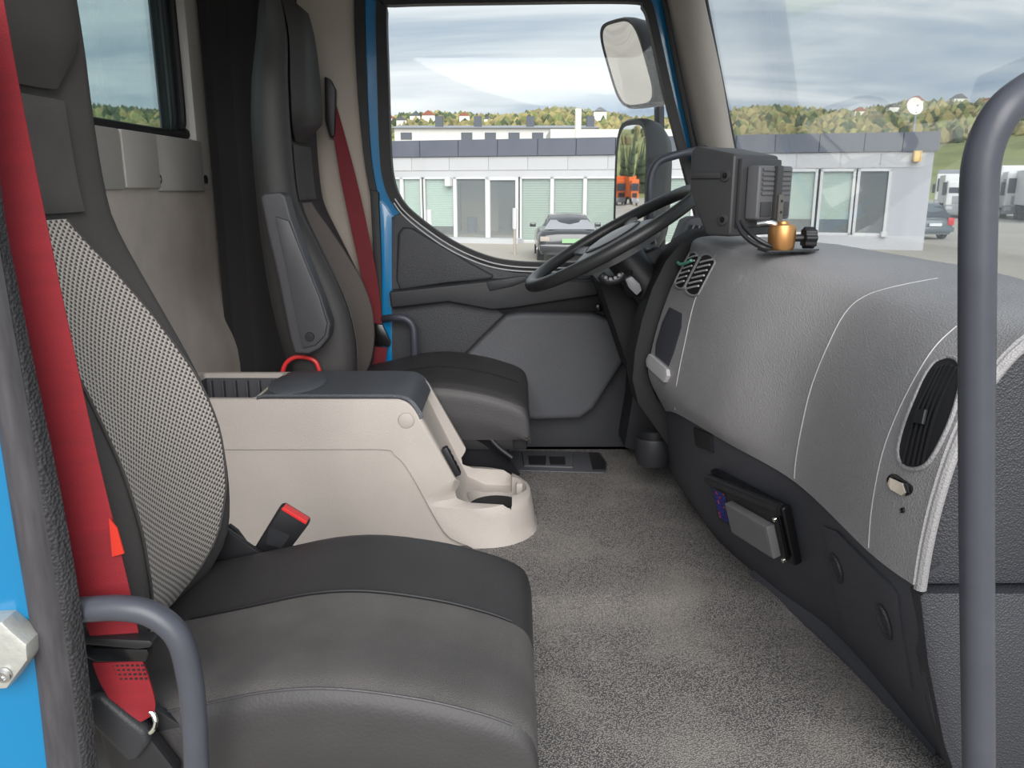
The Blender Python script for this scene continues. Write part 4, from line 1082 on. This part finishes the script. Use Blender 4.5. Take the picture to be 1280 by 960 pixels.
# recessed side field (proud frame would hide it): shallow raised border panels
fld = [(300, 566), (318, 560), (480, 562), (496, 570), (560, 660), (600, 682), (596, 686), (262, 668), (292, 600)]
sk = thing('usb_socket', Q(561, 570, 2.0), 'black socket block set in the sloping front of the centre console', 'socket')
sb = Vector((.43, 0, -.90)).normalized(); sn = Vector((.90, 0, .43)).normalized()
scn_c = Vector((-.168, YC0+.020, Zd(.70)))
P = [scn_c+sb*a+Vector((0, b, 0)) for a, b in ((-.042, -.012), (.042, -.012), (.042, .012), (-.042, .012))]
link('block', prism3([p+sn*.002 for p in P], sn*.016, .003), 'black', sk)
for k in range(4): link('slot', prism3([scn_c+sb*(-.03+k*.017)+sn*.018+Vector((0, -.008, 0)), scn_c+sb*(-.02+k*.017)+sn*.018+Vector((0, -.008, 0)), scn_c+sb*(-.02+k*.017)+sn*.018+Vector((0, .008, 0)), scn_c+sb*(-.03+k*.017)+sn*.018+Vector((0, .008, 0))], sn*.0012), 'black_gloss', sk)
# red cable loop behind console
tag(link('red_cable', tube_bm([Q(352, 470, 2.33), Q(357, 455, 2.33), Q(368, 447, 2.33), Q(383, 447, 2.33), Q(395, 453, 2.33), Q(401, 470, 2.33)], .0065, 10, 5), 'red_plastic'), 'red coiled cable looping up behind the centre console lid', 'cable')

# parking brake tray on the floor
tr_ = thing('switch_tray', Q(700, 580, 2.6), 'black plastic floor tray with recess beside the driver seat', 'tray')
def tz(px, py, z=FLOOR+.035): return QZ(px, py, z)
P = [tz(650, 587), tz(757, 590), tz(760, 578), tz(750, 564), tz(640, 562), tz(625, 572)]
for p in P: p.z = FLOOR
link('base', prism3(P, (0, 0, .034), .008), 'door_pocket', tr_)
P = [tz(655, 583), tz(716, 585), tz(717, 566), tz(652, 565)]
for p in P: p.z = FLOOR+.030
link('raised_frame', prism3(P, (0, 0, .010), .003), 'door_pocket', tr_)
for a in ([(662, 581), (682, 581), (683, 570), (660, 570)], [(688, 581), (707, 581), (706, 571), (686, 571)]):
    P = [tz(x, y, FLOOR+.041) for x, y in a]; link('well', prism3(P, (0, 0, .0012)), 'black_matte', tr_)
P = [tz(741, 588, FLOOR+.036) , tz(757, 587, FLOOR+.036), tz(757, 578, FLOOR+.036), tz(748, 567, FLOOR+.036), tz(736, 566, FLOOR+.036)]
link('end_cap', prism3(P, (0, 0, .003), .001), 'black', tr_)
sc = thing('lever_shroud', Q(595, 560, 2.34), 'black scooped shroud between centre console and driver seat', 'shroud')
G = [[Q(540, 500, 2.33), Q(570, 520, 2.33), Q(600, 535, 2.33), Q(622, 558, 2.33), Q(640, 572, 2.33)], [Q(540, 540, 2.36), Q(570, 545, 2.36), Q(600, 555, 2.36), Q(622, 570, 2.36), Q(640, 577, 2.36)], [Q(540, 600, 2.38), Q(570, 600, 2.38), Q(600, 600, 2.38), Q(622, 598, 2.38), Q(650, 592, 2.38)]]
link('shell', solid(grid(G, 3, 3), .006), 'black', sc)
link('lip', tube_bm(G[0], .006, 8, 4), 'dark_trim', sc)

# ================================================================== SEATS
FRP = [(.60, -.70), (.52, -.675), (.42, -.66), (.28, -.657), (.12, -.657), (.0, -.652), (-.0626, -.640), (-.148, -.602), (-.285, -.540), (-.38, -.508), (-.47, -.497), (-.56, -.500), (-.62, -.515), (-.68, -.55)]
BKP = [(.60, -.72), (.5, -.745), (.3, -.765), (.1, -.775), (-.2, -.765), (-.45, -.73), (-.68, -.66)]
def lerp(P, z):
    for (z0, x0_), (z1, x1_) in zip(P, P[1:]):
        if z1 <= z <= z0: f = (z0-z)/(z0-z1); f = f; return x0_+(x1_-x0_)*f
    return P[0][1] if z > P[0][0] else P[-1][1]
def smoothP(P): return [(p.x, p.y) for p in cat1([Vector((a, b)).to_3d() for a, b in P], 5)]
FS, BS = smoothP(FRP), smoothP(BKP)
HWP = [(.60, .09), (.54, .13), (.42, .145), (.30, .19), (.2, .20), (-.6, .21), (-.68, .19)]
def seat_pt(s, z, Yc, dx_, off=0):
    hw = lerp(HWP, z); a = abs(s)
    crv = -.022*(1-min(1, a/.75)**2)               # hollow centre
    edge = 0 if a < .82 else -.5*(1-math.sqrt(max(0, 1-((a-.82)/.18)**2)))
    F_, B_ = lerp(FS, z), lerp(BS, z)
    return Vector((F_+crv+edge*(F_-B_)+dx_+off, Yc+s*hw, EYE+z))
SV = [-1, -.985, -.95, -.9, -.82, -.75, -.6, -.45, -.3, -.15, 0, .15, .3, .45, .6, .75, .82, .9, .95, .985, 1]
def make_seat(Yc, dx_, label, mats, driver):
    t = thing('truck_seat', (-.3+dx_, Yc, FLOOR), label, 'seat')
    zs = [.60-1.28*k/44 for k in range(45)]
    rows = []
    for z in zs:
        B_ = lerp(BS, z)+dx_; hw = lerp(HWP, z); f = [seat_pt(s, z, Yc, dx_) for s in SV]
        b = [Vector((B_+.03*(abs(s) > .95)+.012*(abs(s) > .85), Yc+s*hw*.985, EYE+z)) for s in (1, .9, .6, .2, -.2, -.6, -.9, -1)]
        rows.append(f+b)
    link('backrest', grid_bm(rows, True, True), mats[0], t, smooth=60)
    # centre insert of a different cloth
    LE = [(-.045, .30, .34), (-.06, .34, .36), (-.12, .50, .5), (-.2, .64, .62), (-.3, .74, .72), (-.4, .76, .74), (-.5, .72, .70), (-.58, .60, .6), (-.63, .42, .45), (-.66, .22, .25)]
    G = []
    for k in range(50):
        z = -.045-.615*k/49
        L0 = lerp([(a, b) for a, b, c in LE], z)
        G.append([seat_pt(L0*s, z, Yc, dx_, .0015) for s in (-1, -.8, -.6, -.4, -.2, 0, .2, .4, .6, .8, 1)])
    link('centre_insert', solid(G, .0015), mats[1], t, smooth=60, label='woven light insert')
    # piping beside insert, neck seam
    for s_ in (-1, 1):
        link('piping', tube_bm([seat_pt(s_*lerp([(a, b) for a, b, c in LE], z)*1.02, z, Yc, dx_, .003) for z in [-.045-.6*k/24 for k in range(25)]], .0022, 6, 0), 'fabric', t)
    # headrest pad with its own edge
    G = []
    for k in range(16):
        z = .56-.42*k/15; hh = .70*min(1, .55+k*.12)*min(1, .6+(15-k)*.16)
        pf = (.055 if driver else .022)*min(1, k*.5)*min(1, (15-k)*.5)
        G.append([seat_pt(hh*s, z, Yc, dx_, .004+pf*(1-abs(s)**4)) for s in (-1, -.9, -.7, -.4, 0, .4, .7, .9, 1)])
    link('headrest_pad', solid(G, .006), mats[0], t, smooth=60)
    G = []
    for k in range(12):
        z = .125-.16*k/11
        G.append([seat_pt(.5*s, z, Yc, dx_, .003+.006*(1-abs(s)**4)*(0 < k < 11)) for s in (-1, -.8, -.4, 0, .4, .8, 1)])
    link('neck_pad', solid(G, .004), 'fabric_mid', t, smooth=60)
    # cushion: stations along x, closed rings in yz
    hw = .235; xs = [(-.57, -.05), (-.52, -.04), (-.42, -.018), (-.32, .004), (-.23, .008), (-.12, -.008), (-.04, -.030), (.0, -.046), (.022, -.062), (.032, -.085), (.036, -.115)]
    if driver: dz0 = .055
    else: dz0 = .0
    def ringc(x, dz, part):
        R_ = []
        base = EYE-.640+dz+dz0
        pro = {'mid': [(-.955, -.008), (-.88, .003), (-.7, .004), (-.45, -.002), (-.2, -.003), (-.05, .0), (.06, .003)],
               'near': [(-1.0, -.165), (-1.02, -.10), (-1.01, -.06), (-1.0, -.034), (-.985, -.020), (-.955, -.007)],
               'far': [(1.0, -.165), (1.02, -.10), (1.0, -.05), (.965, -.010), (.90, .012), (.78, .020), (.5, .016), (.25, .008), (.055, .003)]}[part]
        k = 1 if dz > -.05 else 1-(-.05-dz)*.3
        return [Vector((x+dx_, Yc+s*hw*k, max(base+h, EYE-.80+dz0))) for s, h in pro]
    X2 = xs
    for part, m in (('mid', mats[2]), ('near', mats[3]), ('far', mats[3])):
        G = [ringc(x, dz, part) for x, dz in X2]
        # front roll continues down
        last = ringc(.034, -.11, part); low_ = [Vector((p.x-.004, p.y, max(p.z-.06, EYE-.80+dz0)-.001)) for p in last]
        G.append(low_)
        GG = grid(G, 3, 3)
        link({'mid': 'cushion_centre', 'near': 'side_bolster', 'far': 'side_bolster'}[part], solid(GG, .012 if part == 'far' else -.012), m, t, smooth=60)
    link('cushion_foam', bb(-.55+dx_, .015+dx_, Yc-.22, Yc+.22, Zd(.80)+dz0, Zd(.70)+dz0, .03), 'black_matte', t)
    link('front_valance', bb(-.02+dx_, .028+dx_, Yc-.215, Yc+.215, Zd(.84)+dz0, Zd(.73)+dz0, .012), 'black', t)
    # seams along the bolsters
    for s in (.058,):
        P = [Vector((x+dx_, Yc+s*hw, EYE-.640+dz+dz0+.006)) for x, dz in xs[1:8]]
        link('seam', tube_bm(P, .0022, 6, 4), 'black', t)
    link('seam', tube_bm([Vector((x+dx_, Yc-hw*.957, EYE-.640+dz+dz0-.007)) for x, dz in xs[1:8]], .0018, 6, 4), 'leather_edge', t)
    link('seat_base', bb(-.50+dx_, -.03+dx_, Yc-.19, Yc+.19, FLOOR, Zd(.80)+dz0, .02), 'black_matte', t)
    link('slide_rail', bb(-.55+dx_, 0+dx_, Yc-.21, Yc-.18, Zd(.84)+dz0, Zd(.80)+dz0, .004), 'black', t)
    link('slide_rail', bb(-.55+dx_, 0+dx_, Yc+.18, Yc+.21, Zd(.84)+dz0, Zd(.80)+dz0, .004), 'black', t)
    # recliner brackets either side
    for s in (-1, 1):
        y = Yc+s*.222
        link('recliner_bracket', prism3([Vector((-.66+dx_, y, Zd(.60))), Vector((-.60+dx_, y, Zd(.54))), Vector((-.52+dx_, y, Zd(.62))), Vector((-.42+dx_, y, Zd(.70)+dz0)), Vector((-.42+dx_, y, Zd(.76)+dz0)), Vector((-.62+dx_, y, Zd(.76)+dz0))], (0, .012*s, 0), .003), 'black', t)
    return t
s_near = make_seat(1.15, 0, 'passenger seat nearest the viewer with pale mesh backrest insert', ('fabric', 'mesh_insert', 'fabric_mid', 'leather'), False)
s_far = make_seat(2.56, .02, 'driver seat across the cab with folded armrest and brownish insert', ('seat_shell', 'knit_beige', 'leather', 'leather'), True)
# side shell of the driver seat and its armrest
ar = link('armrest', pr([(325, 247), (330, 242), (350, 240), (357, 245), (364, 272), (381, 320), (402, 372), (413, 405), (411, 422), (400, 436), (386, 443), (368, 442), (362, 420), (348, 350), (334, 290)], 2.27, .06, .014, seg=4), 'armrest', s_far)
link('armrest_cover', pr([(343, 270), (361, 276), (380, 325), (399, 372), (409, 404), (406, 420), (394, 432), (378, 436), (372, 410), (358, 340)], 2.262, .02, .006), 'armrest', ar)
pb = Q(387, 421, 2.262); link('pivot_cap', lathe_bm([(.001, 0), (.014, 0), (.013, .004), (.001, .0045)], pb, Vector((0, -1, 0)), 20), 'black', ar)
# ================================================================== BELTS
nb = thing('passenger_belt', Q(60, 600, .88), 'bright red seat belt hanging down beside the near seat', 'seat belt')
Yb = .885
cl_ = [(-40, -40), (-12, 110), (28, 300), (57, 430), (87, 560), (112, 660), (133, 750), (146, 804)]
wd = [29, 29, 29, 29, 29, 29, 30, 28]
P = [Q(a, b, Yb) for a, b in cl_]; Wv = [Vector((w_/1000*.95, .006, -.003)) for w_ in wd]
link('webbing', strap_bm(P, Wv, .0016), 'belt', nb)
link('tag_flap', pr([(136, 648), (146, 660), (155, 692), (140, 696)], Yb-.002, .002), 'orange_red', nb)
P = [Q(a, b, Yb) for a, b in ((148, 826), (157, 850), (170, 880), (178, 900))]
link('webbing', strap_bm(P, [Vector((.030, .002, 0)), Vector((.030, .002, 0)), Vector((.024, .003, .002)), Vector((.012, .006, .006))], .003), 'belt', nb, label='short anchor strap below the tongue')
bm = bmesh.new()
for r_ in range(4):
    for k in range(9):
        p = Q(128+k*6.2+r_*1.6, 832+r_*5.5, Yb-.003); add_box(bm, p, (.0032, .001, .0022))
link('stitching', bm, 'black_matte', nb, kind='stuff')
tg = link('tongue', pr([(100, 797), (186, 801), (191, 804), (188, 810), (172, 812), (102, 806)], Yb-.012, .022, .003), 'black', nb)
link('tongue_body', pr([(104, 810), (184, 812), (186, 818), (182, 828), (120, 828), (106, 822)], Yb-.008, .016, .003), 'black_gloss', nb)
rc = Q(178, 902, Yb)
link('anchor_ring', tube_bm([rc+Vector((.017*math.cos(a*math.pi/8), .004*math.sin(a*math.pi/8), .016*math.sin(a*math.pi/8))) for a in range(17)], .0035, 8, 0), 'chrome', nb)
link('anchor_stalk', pr([(100, 830), (118, 836), (185, 920), (220, 965), (215, 1010), (150, 1010), (118, 900), (100, 860)], Yb+.002, .02, .006), 'black', nb)
link('anchor_cover', pr([(108, 872), (125, 870), (182, 916), (187, 930), (172, 950), (160, 955), (110, 905)], Yb-.012, .018, .008, seg=3), 'dark_trim', nb)
# near buckle beside the seat cushion
bk = thing('belt_buckle', Q(345, 680, 1.42), 'black seat belt buckle with red release button beside the near seat', 'buckle')
link('casing', pr([(349, 634), (354, 633), (385, 652), (385, 657), (360, 690), (335, 704), (316, 694), (316, 688)], 1.40, .022, .004), 'black', bk)
link('release_button', pr([(354, 634), (384, 652), (382, 656), (351, 637)], 1.397, .02, .001), 'red_plastic', bk)
link('label_patch', pr([(336, 658), (362, 670), (352, 686), (333, 680)], 1.399, .002), 'dark_trim', bk)
link('stalk', pr([(285, 656), (296, 664), (330, 710), (345, 730), (310, 730), (280, 690)], 1.41, .012, .003), 'black', bk)
db = thing('driver_belt', Q(450, 300, 2.8), 'dark red seat belt running down behind the driver seat', 'seat belt')
P = [Q(a, b, 2.80) for a, b in ((414, 128), (424, 170), (436, 225), (450, 290), (462, 350), (470, 415))]
link('webbing', strap_bm(P, [Vector((.012, .01, 0)), Vector((.018, .01, -.003)), Vector((.026, .008, -.004)), Vector((.028, .008, -.004)), Vector((.026, .008, -.004)), Vector((.024, .008, 0))], .002), 'belt_dark', db)
link('belt_guide', pr([(405, 95), (412, 98), (419, 112), (418, 170), (412, 172), (406, 150)], 2.78, .03, .006), 'black', db)
link('tongue', pr([(462, 404), (478, 406), (488, 428), (487, 434), (460, 428)], 2.78, .02, .004), 'black_gloss', db)
link('webbing', pr([(462, 434), (484, 434), (482, 455), (476, 466), (465, 462)], 2.79, .004), 'belt_dark', db, label='lower anchor strap')
# pillar trim screw cap
c = Q(421, 28, YD-.036); o = struct('trim_14', lathe_bm([(.001, 0), (.024, 0), (.023, .004), (.004, .005), (.003, .002), (.001, .002)], Vector((c.x, YD-.004, c.z)), Vector((0, -1, 0)), 20), 'pillar_b')

struct('trim_15', tube_bm([QZ(a, b, FLOOR+.004) for a, b in ((1090, 975), (1125, 958), (1155, 947), (1180, 941))], .006, 8, 4), 'black')
# ================================================================== NEAR DOOR OPENING
pill = thing('door_opening', Q(40, 700, .82), 'near edge of the cab door opening in blue paint with black rubber seals', 'door frame')
lines = {  # columns of photo points: outline curves from the top down
 'a': [(-140, -60), (-120, 200), (-100, 400), (-80, 640), (-70, 800), (-60, 1000)],
 'b': [(-60, -60), (-45, 200), (-20, 360), (6, 520), (28, 660), (50, 800), (72, 1000)],
 'c': [(-42, -60), (-22, 200), (2, 360), (32, 520), (56, 660), (80, 800), (104, 1000)],
 'd': [(-36, -60), (-8, 240), (14, 360), (44, 500), (74, 640), (97, 780), (120, 1000)]}
def strip(A, B, YA, YB, bulge, m, name, n=4):
    P = cat1([Q(a, b, YA) for a, b in lines[A]], 6); R_ = cat1([Q(a, b, YB) for a, b in lines[B]], 6)
    k_ = 40
    def rs(L_): return [L_[round(i*(len(L_)-1)/k_)] for i in range(k_+1)]
    P, R_ = rs(P), rs(R_); G = []
    for p, r in zip(P, R_):
        G.append([p.lerp(r, f)+Vector((0, -bulge*math.sin(math.pi*f), 0)) for f in (0, .12, .3, .5, .7, .88, 1)])
    return link(name, solid(G, .008, 1), m, pill, smooth=60)
strip('a', 'b', .80, .815, .006, 'blue_near', 'painted_pillar')
strip('b', 'c', .81, .815, .008, 'rubber_worn', 'outer_seal')
strip('c', 'd', .818, .83, .008, 'foam_seal', 'inner_seal')
# latch striker
la = thing('door_striker', Q(15, 820, .79), 'cast metal door striker bolted to the blue pillar', 'striker')
link('block', pr([(-40, 775), (2, 778), (14, 790), (33, 806), (34, 826), (8, 862), (-40, 864)], .775, .03, .004), 'cast_alu', la)
link('bolt', lathe_bm([(.001, 0), (.008, 0), (.008, .004), (.005, .005), (.004, .002), (.001, .002)], Q(6, 843, .774), Vector((0, -1, 0)), 16), 'steel', la)
# grab bars either side of the opening
tag(link('grab_bar', tube_bm([Q(60, 762, .87), Q(100, 762, .85), Q(150, 760, .845), Q(190, 768, .845), Q(222, 795, .845), Q(236, 840, .845), Q(243, 900, .845), Q(248, 1010, .845)], .0150, 20, 8), 'handle'), 'grey bent grab bar at lower left in front of the near seat', 'grab bar')
tag(link('grab_bar', tube_bm([Q(1400, 70, .95), Q(1330, 94, .93), Q(1288, 112, .92), Q(1252, 142, .91), Q(1229, 192, .91), Q(1223, 260, .91), Q(1221, 420, .91), Q(1221, 700, .91), Q(1224, 1010, .91)], .0198, 24, 8), 'handle'), 'tall grey vertical grab bar at the right in front of the dashboard end', 'grab bar')
